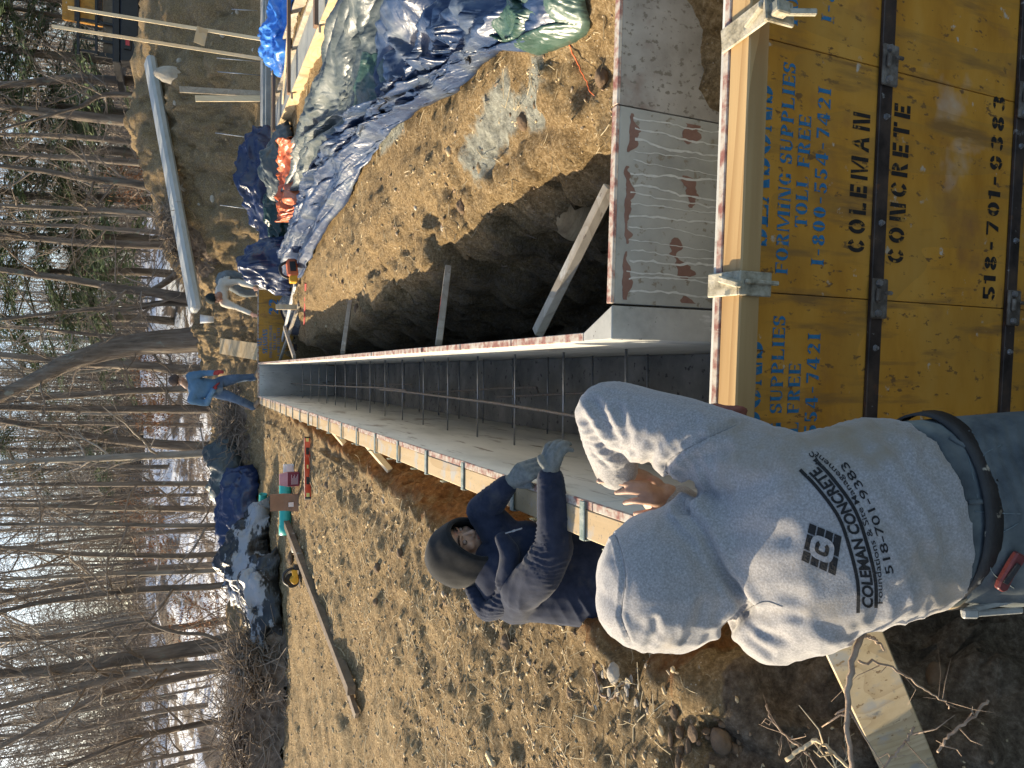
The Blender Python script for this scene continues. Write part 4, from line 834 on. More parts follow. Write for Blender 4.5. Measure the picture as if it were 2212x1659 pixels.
# -- the man in the grey hoodie
def person_grey():
    root_ = None; D = lambda x, y, d: atD(x, y, d)
    def sec(r, l, d, hd, n):
        a, b_ = D(*r, d), D(*l, d); return ((a + b_) / 2, (a - b_) / 2, np.array(n, float) / np.linalg.norm(n) * hd)
    S = [sec((1930, 903), (2000, 1316), 1.44, .125, (0, -.96, -.05)), sec((1870, 904), (1920, 1346), 1.43, .130, (0, -.95, .2)), sec((1800, 922), (1850, 1362), 1.43, .135, (0, -.9, .4)),
         sec((1715, 940), (1765, 1385), 1.45, .135, (0, -.85, .5)), sec((1650, 950), (1680, 1375), 1.48, .12, (0, -.75, .6)), sec((1592, 985), (1600, 1320), 1.53, .10, (0, -.65, .75)), sec((1545, 1060), (1545, 1270), 1.57, .085, (0, -.6, .8))]
    shR, elR, cuR, wrR = D(1610, 1005, 1.52), D(1318, 893, 1.72), D(1330, 1012, 1.79), D(1395, 1042, 1.82)
    shL, elL, cuL, wrL = D(1672, 1352, 1.49), D(1640, 1330, 1.78), D(1462, 1092, 1.78), D(1438, 1078, 1.775)
    hc = D(1438, 1252, 1.575)
    # hidden body: torso, head, arms, both hands in one surface
    b = MB(); loft(b, [(c, u * .70, v * .62) for c, u, v in S[:5]], 18, 4); limb(b, [hc, S[-1][0], S[-3][0]], [.07, .055, .06]); b.ell(hc, (.09, .1, .115))
    limb(b, [shR, elR], [.055, .045]); limb(b, [elR, cuR, wrR], [.042, .036, .027]); limb(b, [shL, elL], [.045, .042]); limb(b, [elL, cuL, wrL], [.042, .032, .027])
    Hd = 1.775
    kn = [D(1388, 1046, Hd - .02), D(1397, 1064, Hd - .03), D(1408, 1084, Hd - .03), D(1420, 1104, Hd - .015)]
    tp = [D(1293, 1039, Hd + .0), D(1332, 1064, Hd - .0), D(1350, 1086, Hd + .0), D(1372, 1110, Hd + .02)]
    md = [D(1340, 1042, Hd - .018), D(1362, 1061, Hd - .022), D(1374, 1082, Hd - .024), D(1392, 1108, Hd - .01)]
    handprims(b, wrL, kn, tp, .0090, md, .026)
    b.tube(cr([wrL, D(1418, 1040, Hd + .02), D(1378, 1030, Hd + .03)], 8), [.016, .014, .013, .0125, .0115, .011, .010, .009], 10)   # thumb under the index finger
    kr = [wrR + (np.array([-.045 - .006 * i, -.035 + .018 * i, -.02])) for i in range(4)]
    handprims(b, wrR, kr, [k_ + np.array([-.05, -.01, -.03]) for k_ in kr], .0088, None, .025)
    hips = [(D(1950, 1108, 1.455), RT * .175, np.array([0, -.11, 0])), (D(2190, 1095, 1.50), RT * .19, np.array([0, -.125, 0])), (D(2420, 1080, 1.52), RT * .185, np.array([0, -.12, 0]))]
    loft(b, [(c, u * .72, v * .72) for c, u, v in hips], 18, 4)
    knees = []
    for sx in (-1, 1):
        hp = hips[2][0] + np.array([.095 * sx, 0, .02]); kn_ = hp + np.array([.03 * sx, .10, -.40]); an = kn_ + np.array([.0, -.10, -.36]); knees.append((hp, kn_, an)); limb(b, [hp, kn_, an], [.085, .06, .045])
    body = solid('person', b, .0042, 3, SKIN, None)
    tag(body, 'man in a light grey printed hooded sweatshirt bending over the near form corner', 'person')
    # sweatshirt
    b = MB(); loft(b, S, 26, 6, 2.2)
    limb(b, [shR + (0, -.0, -.02), D(1465, 942, 1.61), elR], [.092, .088, .080]); limb(b, [elR, (elR + cuR) / 2 + D(1290, 960, 1.76) * .25 - D(1315, 960, 1.76) * .25, cuR], [.078, .066, .054])
    limb(b, [S[3][0] + S[3][1] * .55, shR], [.10, .09]); limb(b, [S[3][0] - S[3][1] * .6, shL], [.11, .082])
    limb(b, [shL + (0, 0, 0), elL], [.080, .072]); limb(b, [elL, (elL + cuL) / 2, cuL + (cuL - wrL) * .2], [.07, .062, .050])
    b.ell(hc, (.150, .150, .155)); b.ell(D(1395, 1300, 1.56), (.10, .11, .11)); limb(b, [hc, S[-1][0], S[-2][0]], [.14, .112, .11]); limb(b, [D(1520, 1130, 1.52), D(1545, 1290, 1.50)], [.055, .055])
    # hem rib
    fo = [(elR, cuR - elR, .085, .040, .009), (D(1400, 990, 1.66), elR - shR, .075, .060, .009), (D(1500, 1010, 1.56), (elR - shR) * .6 + (cuR - elR), .09, .065, .008), (cuR, cuR - elR, .055, .022, .005),
          (D(1480, 1110, 1.60), D(1480, 1110, 1.5) - D(1560, 1210, 1.5), .10, .05, .011), (D(1600, 1320, 1.47), D(1600, 1320, 1.4) - D(1640, 1430, 1.4), .10, .10, .007), (D(1620, 1130, 1.45), D(1600, 1130, 1.45) - D(1660, 1180, 1.45), .12, .09, .003),
          (D(1960, 1110, 1.34), D(1960, 1110, 1.3) - D(2040, 1040, 1.3), .17, .11, .005), (D(1880, 1330, 1.4), D(1880, 1330, 1.3) - D(1960, 1270, 1.3), .11, .08, .004), (D(1800, 960, 1.42), D(1800, 960, 1.4) - D(1860, 1000, 1.4), .13, .06, .0035),
          (D(1400, 1350, 1.5), (0, .3, 1), .09, .05, .0035)]
    ff = fold_fn(fo, .006, 3.6, 3)
    neckA, neckB = D(1490, 1120, 1.5), D(1610, 1330, 1.45)
    def post(V):
        d = ff(V); pr = V - CAM; z = pr @ FW; px_ = (512 - 731 * (pr @ UP) / z) / K; py = (384 - 731 * (pr @ RT) / z) / K
        # crease between hood and shoulders, armhole seam
        def crease(pts, w_, amp, zmax=1.62):
            best = np.full(len(V), 1e9)
            for (x0, y0), (x1, y1) in zip(pts[:-1], pts[1:]):
                ax, ay = x1 - x0, y1 - y0; t = np.clip(((px_ - x0) * ax + (py - y0) * ay) / (ax * ax + ay * ay), 0, 1); best = np.minimum(best, np.hypot(px_ - x0 - t * ax, py - y0 - t * ay))
            return (-amp * np.exp(-(best / w_) ** 2) + .45 * amp * np.exp(-((best - 2.1 * w_) / w_) ** 2)) * (z < zmax)
        d = d + crease([(1480, 1105), (1520, 1150), (1565, 1240), (1615, 1310), (1570, 1360)], 12, .015) + crease([(1590, 917), (1520, 950), (1437, 1001), (1455, 1050)], 5, .005, 1.66)
        d = d + crease([(1285, 1130), (1330, 1160), (1350, 1240), (1340, 1330), (1360, 1385)], 4, .0035) + crease([(1625, 1320), (1680, 1280), (1720, 1290)], 18, .004)
        nz_ = .75 + .25 * vn(V, 9, 77)
        for pts, w_, amp in (([(1335, 985), (1292, 955), (1262, 905)], 9, .009), ([(1348, 978), (1318, 925), (1285, 870)], 10, .010), ([(1365, 972), (1350, 925), (1340, 885)], 9, .008), ([(1310, 1010), (1285, 985), (1268, 950)], 7, .006), ([(1402, 1005), (1415, 960), (1455, 925), (1500, 915)], 11, .010), ([(1436, 1003), (1462, 965), (1510, 945)], 9, .007),
                             ([(1500, 1060), (1480, 1020), (1510, 985), (1570, 975)], 12, .008), ([(1470, 1108), (1500, 1075), (1490, 1050)], 8, .010), ([(1985, 930), (2005, 1010), (2050, 1075)], 13, .006), ([(1900, 925), (1965, 1010), (2035, 1120), (2050, 1230)], 15, .007), ([(1840, 940), (1900, 1000), (1960, 1110)], 16, .005), ([(1890, 1340), (1940, 1290), (1985, 1240), (2000, 1190)], 13, .007), ([(1860, 1352), (1900, 1310), (1925, 1270)], 12, .005),
                             ([(1595, 1325), (1645, 1365), (1700, 1385)], 9, .0045), ([(1600, 1312), (1665, 1318), (1730, 1332)], 10, .004), ([(1592, 1335), (1625, 1385), (1665, 1415)], 8, .004), ([(1585, 1260), (1640, 1255), (1700, 1235)], 20, .004), ([(1560, 1160), (1620, 1150), (1700, 1160)], 18, .006), ([(1545, 1110), (1600, 1060), (1680, 1030)], 18, .005), ([(1400, 1395), (1420, 1370), (1415, 1340)], 8, .006), ([(1480, 1385), (1510, 1340), (1520, 1300)], 11, .007), ([(1440, 1140), (1500, 1180), (1540, 1250)], 16, .007)):
            d = d + crease(pts, w_, amp, 1.72) * nz_
        return d
    hood = solid('hoodie', b, .0062, 4, HEATH, body, post)
    hbv = BVHTree.FromPolygons([tuple(p.co) for p in hood.data.vertices], [tuple(p.vertices) for p in hood.data.polygons])
    for pix in ([(1590, 919), (1520, 951), (1440, 1000), (1456, 1048)], [(1290, 1132), (1330, 1158), (1352, 1240), (1342, 1330), (1362, 1384)], [(1606, 1322), (1650, 1300), (1690, 1310)]):
        q = [hbv.ray_cast(Vector(CAM), Vector(ray(x, y)).normalized())[0] for x, y in cr([(a_, b__, 0) for a_, b__ in pix], 30)[:, :2]]
        q = [np.array(a_) for a_ in q if a_ is not None]
        if len(q) > 4: MB().tube(q, .0013, 6).build('seam', M('grey seam', [(.16, .155, .15), (.24, .235, .23)], 200, rough=.95), hood, 0, True)
    # jeans, belt
    b = MB(); loft(b, [(c, u * 1.04, v * 1.06) for c, u, v in hips], 24, 5, 2.3)
    for hp, kn_, an in knees: limb(b, [hp, kn_, an], [.105, .08, .07])
    jeans = solid('jeans', b, .008, 3, DENIM, body, fold_fn([(D(2200, 1000, 1.4), (0, .3, 1), .12, .05, .004)], .003, 8, 5))
    c, u, v = D(1986, 1104, 1.465), RT * .182, np.array([0, -.118, 0])
    ring = lambda kk, dz, r_: [c + u * kk * math.cos(t) + v * kk * 1.05 * math.sin(t) + np.array([0, 0, dz]) for t in np.linspace(0, 2 * math.pi, 49)]
    V = []; F = []
    for dz, kk in ((-.045, 1.10), (-.045, 1.13), (-.002, 1.10), (-.002, 1.07)): V += ring(kk - .02, dz, 0)
    for j in range(3):
        for i in range(48): F.append((j * 49 + i, j * 49 + i + 1, (j + 1) * 49 + i + 1, (j + 1) * 49 + i))
    mk('belt', V, F, BELT, body, True)
    bv = BVHTree.FromPolygons([tuple(p.co) for p in jeans.data.vertices], [tuple(p.vertices) for p in jeans.data.polygons])
    def onj(pix, off):
        out = []
        for x, y in pix:
            d = Vector(ray(x, y)); h = bv.ray_cast(Vector(CAM), d.normalized())
            if h[0] is None: return None
            out.append(np.array(h[0]) + np.array(h[1]) * off)
        return out
    SE = M('pale seam thread', [(.09, .115, .125), (.15, .18, .185)], 60, rough=.9, bump=.3)
    for nm, pix, r in (('back_pocket', [(2165, 960), (2120, 990), (2125, 1060), (2160, 1085)], .0011), ('back_pocket', [(2200, 1130), (2150, 1165), (2140, 1230), (2190, 1270)], .0011), ('seam', [(2105, 1105), (2160, 1108), (2205, 1110)], .0013), ('seam', [(2075, 930), (2095, 1000), (2112, 1080)], .001), ('belt_loop', [(2090, 1085), (2140, 1082)], .005), ('belt_loop', [(2050, 945), (2085, 965)], .005)):
        P = onj(pix, .0005)
        if P: MB().tube(cr(P, 20), r, 6).build(nm, SE if nm != 'belt_loop' else DENIM, jeans, 0, True)
    # utility knife in the back pocket
    P = onj([(2192, 1190), (2140, 1262)], .014)
    if P:
        kf = thing('utility_knife', 'dark red utility knife handle sticking out of the jeans back pocket', 'knife', P[0]); d, s_, u_ = frame(P[1] - P[0], (0, -1, .3)); L_ = np.linalg.norm(P[1] - P[0])
        poly = [(0, -.011), (L_ * .55, -.012), (L_ * .9, -.017), (L_, -.010), (L_ * .98, .004), (L_ * .8, .008), (L_ * .3, .012), (0, .013)]
        MB().prism(poly, P[0] - u_ * .006, d, s_, u_, .014).build('handle', M('dark red plastic', [(.095, .022, .022), (.14, .04, .038)], 20, rough=.4, bump=.1), kf, .003)
        MB().obox(P[0] + d * L_ * .5 + u_ * .010, (d, s_, u_), (.022, .005, .0025)).build('slider', BELT, kf, .001)
    # hip tool
    tp_ = thing('pliers', 'pale metal pliers with open jaws hanging at the grey hooded man\'s left hip', 'tool', D(2080, 1325, 1.42))
    MT = M('splashed tool metal', [(.26, .27, .25), (.44, .44, .41)], 30, rough=.55, metal=.4, bump=.3)
    for p_, q_ in (((2075, 1322), (2205, 1292)), ((2078, 1328), (2210, 1318))):
        MB().beam(D(*p_, 1.41), D(*q_, 1.43), .013, .007, -FW).build('jaw', MT, tp_, .003)
    MB().obox(D(2095, 1325, 1.408), (RT, UP, FW), (.010, .016, .006)).build('joint', MT, tp_, .004)
    MB().tube(cr([D(2010, 1312, 1.42), D(2060, 1308, 1.40), D(2085, 1290, 1.40)], 10), .006, 6).build('strap', M('tan leather', [(.30, .22, .12), (.45, .36, .22)], 20, rough=.8), tp_, 0, True)
    # print on the back
    bvh = BVHTree.FromPolygons([tuple(p.co) for p in hood.data.vertices], [tuple(p.vertices) for p in hood.data.polygons])
    def cast(x, y, off):
        d = Vector(ray(x, y)).normalized(); h = bvh.ray_cast(Vector(CAM), d)
        return np.array(h[0]) - np.array(d) * off if h[0] is not None else None
    INK = M('black print ink', [(.006, .006, .006), (.012, .012, .012)], 60, rough=.8, bump=.3, spots=[((.12, .12, .12), 160, .66, .05, (1, 1, 1))])
    def put(name, P2, F, mat, off=.0016):
        V = [cast(x, y, off) for x, y in P2]
        if any(v_ is None for v_ in V): return
        mk(name, V, F, mat, hood, False)
    Q = cr([(1873, 1324), (1872, 1256), (1853, 1175), (1828, 1107), (1782, 1043), (1742, 1001)], 80)
    def along(Qc):
        seg = np.r_[0, np.cumsum(np.linalg.norm(np.diff(Qc, axis=0), axis=1))]
        def f(s, h):
            s = np.clip(s, 0, 1) * seg[-1]; p = np.array([np.interp(s, seg, Qc[:, 0]), np.interp(s, seg, Qc[:, 1])]); q = np.array([np.interp(s + 4, seg, Qc[:, 0]), np.interp(s + 4, seg, Qc[:, 1])]) if s + 4 < seg[-1] else None
            if q is None: q = p; p0 = np.array([np.interp(s - 4, seg, Qc[:, 0]), np.interp(s - 4, seg, Qc[:, 1])]); t = q - p0
            else: t = q - p
            t /= np.linalg.norm(t); n = np.array([t[1], -t[0]])   # text-up: towards picture left
            return p + n * h if n[0] < 0 else p - n * h
        return f
    fQ = along(Q)
    for h0, h1, s0, s1 in ((15.5, 23, 0, 1.0), (-23, -15.5, .03, .985)):
        P2 = []; F = []
        for i in range(61): P2 += [fQ(s0 + (s1 - s0) * i / 60, h0), fQ(s0 + (s1 - s0) * i / 60, h1)]
        put('print', P2, [(2 * i, 2 * i + 2, 2 * i + 3, 2 * i + 1) for i in range(60)], INK)
    def ftext(text, f, s0, s1, h, base, bold=.0, shear=0.0):
        cu = bpy.data.curves.new('t', 'FONT'); cu.body = text; cu.offset = bold; cu.shear = shear; cu.resolution_u = 3; o = bpy.data.objects.new('t', cu); COL.objects.link(o)
        me = bpy.data.meshes.new_from_object(o.evaluated_get(bpy.context.evaluated_depsgraph_get())); bpy.data.objects.remove(o)
        P = np.array([v_.co[:2] for v_ in me.vertices]); F = [tuple(p.vertices) for p in me.polygons]; bpy.data.meshes.remove(me)
        P[:, 0] -= P[:, 0].min(); P[:, 0] /= P[:, 0].max(); cap = .73
        put('print', [f(s0 + (s1 - s0) * a, base + b__ / cap * h) for a, b__ in P], F, INK)
    ftext('COLEMAN CONCRETE', fQ, .03, .95, 24, -12, .035, .2)
    ftext('LLC', along(np.array([(1768., 1000.), (1752., 976.)])), 0, 1, 10, -3, .03)
    Q2 = cr([(1903, 1304), (1900, 1240), (1888, 1176), (1853, 1085), (1808, 1020), (1762, 978)], 60); ftext('Foundations & Site Management', along(Q2), 0, 1, 12.5, -4, .004)
    Q3 = cr([(1924, 1240), (1908, 1173), (1890, 1116), (1860, 1055), (1822, 1000)], 60); ftext('518-701-9383', along(Q3), 0, 1, 17.5, -7, .006)
    c00, c10, c11, c01 = [np.array(q, float) for q in ((1806, 1246), (1820, 1158), (1748, 1128), (1729, 1211))]
    bil = lambda a, b__: (c00 * (1 - a) + c10 * a) * (1 - b__) + (c01 * (1 - a) + c11 * a) * b__
    def quad(a0, a1, b0, b1, mat, off=.0016, n=4):
        P2 = [bil(a0 + (a1 - a0) * i / n, b0 + (b1 - b0) * j / n) for j in range(n + 1) for i in range(n + 1)]
        put('print', P2, [(j * (n + 1) + i, j * (n + 1) + i + 1, (j + 1) * (n + 1) + i + 1, (j + 1) * (n + 1) + i) for j in range(n) for i in range(n)], mat, off)
    for r_ in range(4):
        cuts = [0, .46, 1] if r_ == 0 else ([0, .3, .72, 1] if r_ % 2 else [0, .55, 1])
        for a0, a1 in zip(cuts[:-1], cuts[1:]): quad(a0 + .02, a1 - .02, r_ * .25 + .02, r_ * .25 + .23, INK)
    def ring2(ro, ri, a0, a1, mat, off, sx=1.0):
        P2 = []; n = 36
        for i in range(n + 1):
            t = R(a0 + (a1 - a0) * i / n); e_ = lambda r: (abs(math.cos(t)) ** 3 + abs(math.sin(t)) ** 3) ** (-1 / 3) * r
            P2 += [bil(.5 + math.cos(t) * e_(ro) * sx, .5 + math.sin(t) * e_(ro)), bil(.5 + math.cos(t) * e_(ri) * sx, .5 + math.sin(t) * e_(ri))]
        put('print', P2, [(2 * i, 2 * i + 2, 2 * i + 3, 2 * i + 1) for i in range(n)], mat, off)
    ring2(.34, .001, 0, 360, HEATH, .0024, .85); ring2(.20, .09, 35, 330, INK, .0032, .8)
    # leather glove lying on the form
    gl = MB(); g0 = D(1560, 905, 1.62); gl.tube(cr([D(1522, 898, 1.66), D(1560, 905, 1.63), D(1600, 905, 1.60)], 10), [.02, .03, .034, .035, .034, .033, .032, .03, .026, .02], 12)
    for i in range(3): gl.tube(cr([D(1560, 890 + 14 * i, 1.62), D(1590, 886 + 14 * i, 1.60), D(1606, 890 + 14 * i, 1.61)], 8), .012, 8)
    tag(solid('work_glove', gl, .004, 3, M('red leather', [(.16, .05, .035), (.25, .09, .06)], 18, rough=.75, bump=.5), None, fold_fn([(g0, RT, .05, .02, .003)], .002, 20, 2)), 'dark red leather work glove lying on the near form behind the grey sleeve', 'glove')
person_grey()

# -- the man in the dark hood
def person_dark():
    D = atD
    def sec(r, l, d, hd, n):
        a, b_ = D(*r, d), D(*l, d); return ((a + b_) / 2, (a - b_) / 2, np.array(n, float) / np.linalg.norm(n) * hd)
    S = [sec((1420, 1165), (1420, 1375), 2.86, .13, (0, -1, 0)), sec((1310, 1160), (1310, 1362), 2.90, .13, (0, -1, .1)), sec((1200, 1132), (1200, 1348), 2.95, .135, (0, -1, .2)), sec((1120, 1128), (1120, 1338), 2.99, .13, (0, -.9, .35)), sec((1070, 1150), (1070, 1318), 3.02, .11, (0, -.8, .5)), sec((1035, 1180), (1035, 1270), 3.05, .08, (0, -.7, .6))]
    sR, eR, cR, wR = D(1125, 1275, 2.86), D(1198, 1182, 2.70), D(1190, 1035, 2.68), D(1190, 1015, 2.68)
    sL, eL, cL, wL = D(1075, 1145, 3.02), D(1042, 1102, 3.02), D(1092, 1050, 2.93), D(1103, 1042, 2.92)
    hc = D(1010, 1195, 3.05); f = np.array([.72, -.66, -.16]); u = np.array([.05, -.05, 1.0])
    b = MB(); loft(b, [(c, q * .82, v * .8) for c, q, v in S], 18, 4); hh = D(985, 1182, 3.05); L, A = headprims(b, hh, f, u, 1.0); limb(b, [hh + (0, 0, -.05), S[-1][0], S[-2][0]], [.055, .058, .07])
    for s_, e_, c_, w_ in ((sR, eR, cR, wR), (sL, eL, cL, wL)): limb(b, [s_, e_], [.05, .042]); limb(b, [e_, c_, w_], [.04, .03, .026])
    legs = []
    for sx in (-1, 1):
        hp = S[0][0] + np.array([.09 * sx - .02, 0, -.06]); kn = hp + np.array([.02, .06, -.38]); an = np.array([kn[0], kn[1] - .06, max(kn[2] - .36, -1.33)]); legs.append((hp, kn, an)); limb(b, [hp, kn, an], [.085, .06, .045])
    kn1 = [D(1200, 976 + 0 * i, 2.655 + .012 * i) + RT * 0 + UP * (.0) + np.array([0, .018 * i, 0]) for i in range(4)]
    kn1 = [D(x, y, d) for x, y, d in ((1176, 985, 2.70), (1188, 978, 2.675), (1200, 978, 2.66), (1210, 984, 2.66))]; tp1 = [D(x, y, d) for x, y, d in ((1196, 957, 2.72), (1216, 955, 2.70), (1231, 960, 2.685), (1236, 972, 2.67))]; md1 = [D(x, y, d) for x, y, d in ((1182, 963, 2.70), (1200, 957, 2.68), (1216, 958, 2.665), (1224, 970, 2.66))]
    kn2 = [D(x, y, d) for x, y, d in ((1122, 1006, 2.90), (1133, 1012, 2.88), (1142, 1021, 2.87), (1150, 1030, 2.86))]; tp2 = [D(x, y, d) for x, y, d in ((1158, 992, 2.90), (1166, 1001, 2.885), (1171, 1012, 2.87), (1172, 1024, 2.86))]
    gv, gw = MB(), MB()
    for bb, b2, rad, rw in ((b, b, .0072, .015), (gv, gw, .0120, .031)):
        handprims(bb, wR, kn1, tp1, rad, md1, rw); handprims(b2, wL, kn2, tp2, rad, None, rw)
        bb.tube(cr([wR, D(1172, 1000, 2.67), D(1166, 985, 2.69)], 6), [rad * 1.5, rad * 1.4, rad * 1.3, rad * 1.2, rad * 1.1, rad], 10)
        b2.tube(cr([wL, D(1130, 1048, 2.90), D(1152, 1050, 2.87)], 6), [rad * 1.5, rad * 1.4, rad * 1.3, rad * 1.2, rad * 1.1, rad], 10)
    body = solid('person', b, .0045, 3, SKIN, None)
    tag(body, 'man in a navy sweatshirt and black hood leaning over the left form in grey gloves', 'person')
    face_bits(L, A, 1.0, body, LIP)
    limb(gv, [cR, wR], [.036, .034]); limb(gw, [cL, wL], [.036, .034])
    for g_ in (gv, gw): solid('glove', g_, .004, 3, GLOVE, body, fold_fn([], .001, 40, 2))
    # sweatshirt
    b = MB(); loft(b, S, 24, 5, 2.3)
    limb(b, [sR, D(1165, 1240, 2.77), eR], [.088, .082, .074]); limb(b, [eR, D(1195, 1110, 2.68), cR], [.073, .062, .050]); limb(b, [S[3][0] - S[3][1] * .5, sR], [.12, .088])
    limb(b, [sL, eL], [.08, .068]); limb(b, [eL, (eL + cL) / 2, cL], [.066, .058, .046]); limb(b, [S[3][0] + S[3][1] * .4, sL], [.1, .075])
    fo = [(eR, cR - eR, .10, .04, .007), (D(1150, 1200, 2.75), D(1150, 1200, 2.7) - D(1180, 1290, 2.7), .09, .085, .008), (D(1195, 1060, 2.64), cR - eR, .06, .025, .006), (D(1130, 1300, 2.8), D(1130, 1300, 2.8) - D(1200, 1330, 2.8), .10, .10, .006), (D(1060, 1075, 2.95), cL - eL, .08, .026, .006), (D(1260, 1310, 2.78), D(1260, 1310, 2.8) - D(1320, 1270, 2.8), .12, .11, .007), (eL, cL - eL, .07, .03, .006)]
    sw = solid('sweatshirt', b, .0075, 3, NAVY, body, fold_fn(fo, .005, 7, 8))
    b = MB(); loft(b, [(S[0][0] + (0, 0, .03), S[0][1] * 1.0, S[0][2]), (legs[0][0] * .5 + legs[1][0] * .5 - (0, 0, .1), S[0][1], S[0][2])], 20, 5)
    for hp, kn, an in legs: limb(b, [hp, kn, an], [.10, .075, .065])
    solid('trousers', b, .012, 2, M('dark work trousers', [(.02, .02, .022), (.045, .045, .05)], 12, rough=.9, bump=.4), body)
    # hood: open shell round the face
    f = f / np.linalg.norm(f); u = u - f * (u @ f); u /= np.linalg.norm(u); s = np.cross(f, u)
    hcc = hc - f * .012 + u * .012; nu, nv = 56, 34; V = []; F = []
    for j in range(nv + 1):
        th = math.pi * (.0 + .80 * j / nv)     # 0 at the back, opening towards the face
        for i in range(nu):
            t = 2 * math.pi * i / nu; rx, rz, ry = .122, .160, .138
            st = math.sin(th) if th < 1.75 else math.sin(1.75) * (1 - .22 * (th - 1.75) / .76)
            x = rx * st * math.cos(t); z = rz * st * math.sin(t) * (1.08 if math.sin(t) < 0 else 1) - (.02 if math.sin(t) < 0 else 0) * st; y = -ry * math.cos(th) + .022 * max(0, math.sin(t)) * (j / nv) ** 3
            V.append(hcc + s * x + f * y + u * z)
    for j in range(nv):
        for i in range(nu): F.append((j * nu + i, j * nu + (i + 1) % nu, (j + 1) * nu + (i + 1) % nu, (j + 1) * nu + i))
    V = np.array(V); ffn = fold_fn([(hcc - u * .09 - f * .02, u * .8 + f * .5, .10, .06, .012), (hcc + u * .08 - f * .08, u * .5 + f * .8, .10, .08, .008)], .009, 6, 4); nrm = V - hcc; nrm /= np.linalg.norm(nrm, axis=1)[:, None] + 1e-9; V = V + nrm * ffn(V)[:, None]
    hd = mk('hood', V, F, DKHOOD, body, True); so_ = hd.modifiers.new('solid', 'SOLIDIFY'); so_.thickness = .009; so_.offset = -1
    rim = [V[nv * nu + i] for i in range(nu)] + [V[nv * nu]]; MB().tube(rim, .0085, 8, False).build('hood_hem', DKHOOD, hd, 0, True)
    seam = [V[j * nu + int(nu * .25)] + nrm[j * nu + int(nu * .25)] * .001 for j in range(1, nv)]; MB().tube(seam, .0028, 6).build('hood_seam', DKHOOD, hd, 0, True)
    seam = [V[int(nv * .70) * nu + i] + nrm[int(nv * .70) * nu + i] * .001 for i in range(nu)]; MB().tube(seam + seam[:1], .0026, 6, False).build('hood_seam', DKHOOD, hd, 0, True)
    # collar and second hood hanging on the shoulders, zip
    b = MB(); limb(b, [D(1022, 1275, 3.02), D(1050, 1318, 2.98), D(1085, 1300, 2.90), D(1095, 1240, 2.86)], [.035, .045, .045, .035]); limb(b, [D(1085, 1165, 2.86), D(1100, 1200, 2.84), D(1090, 1260, 2.86)], [.03, .04, .04])
    solid('collar', b, .006, 3, NAVY, body, fold_fn([(D(1070, 1290, 2.95), RT, .12, .035, .006)], .004, 12, 3))
    z0, z1 = D(1092, 1152, 2.83), D(1128, 1141, 2.80); MB().tube([z0, z1], .003, 6).obox((z0 + z1) / 2, (z1 - z0, RT, FW), (.006, .004, .003)).build('zip', BOLT, body)
person_dark()

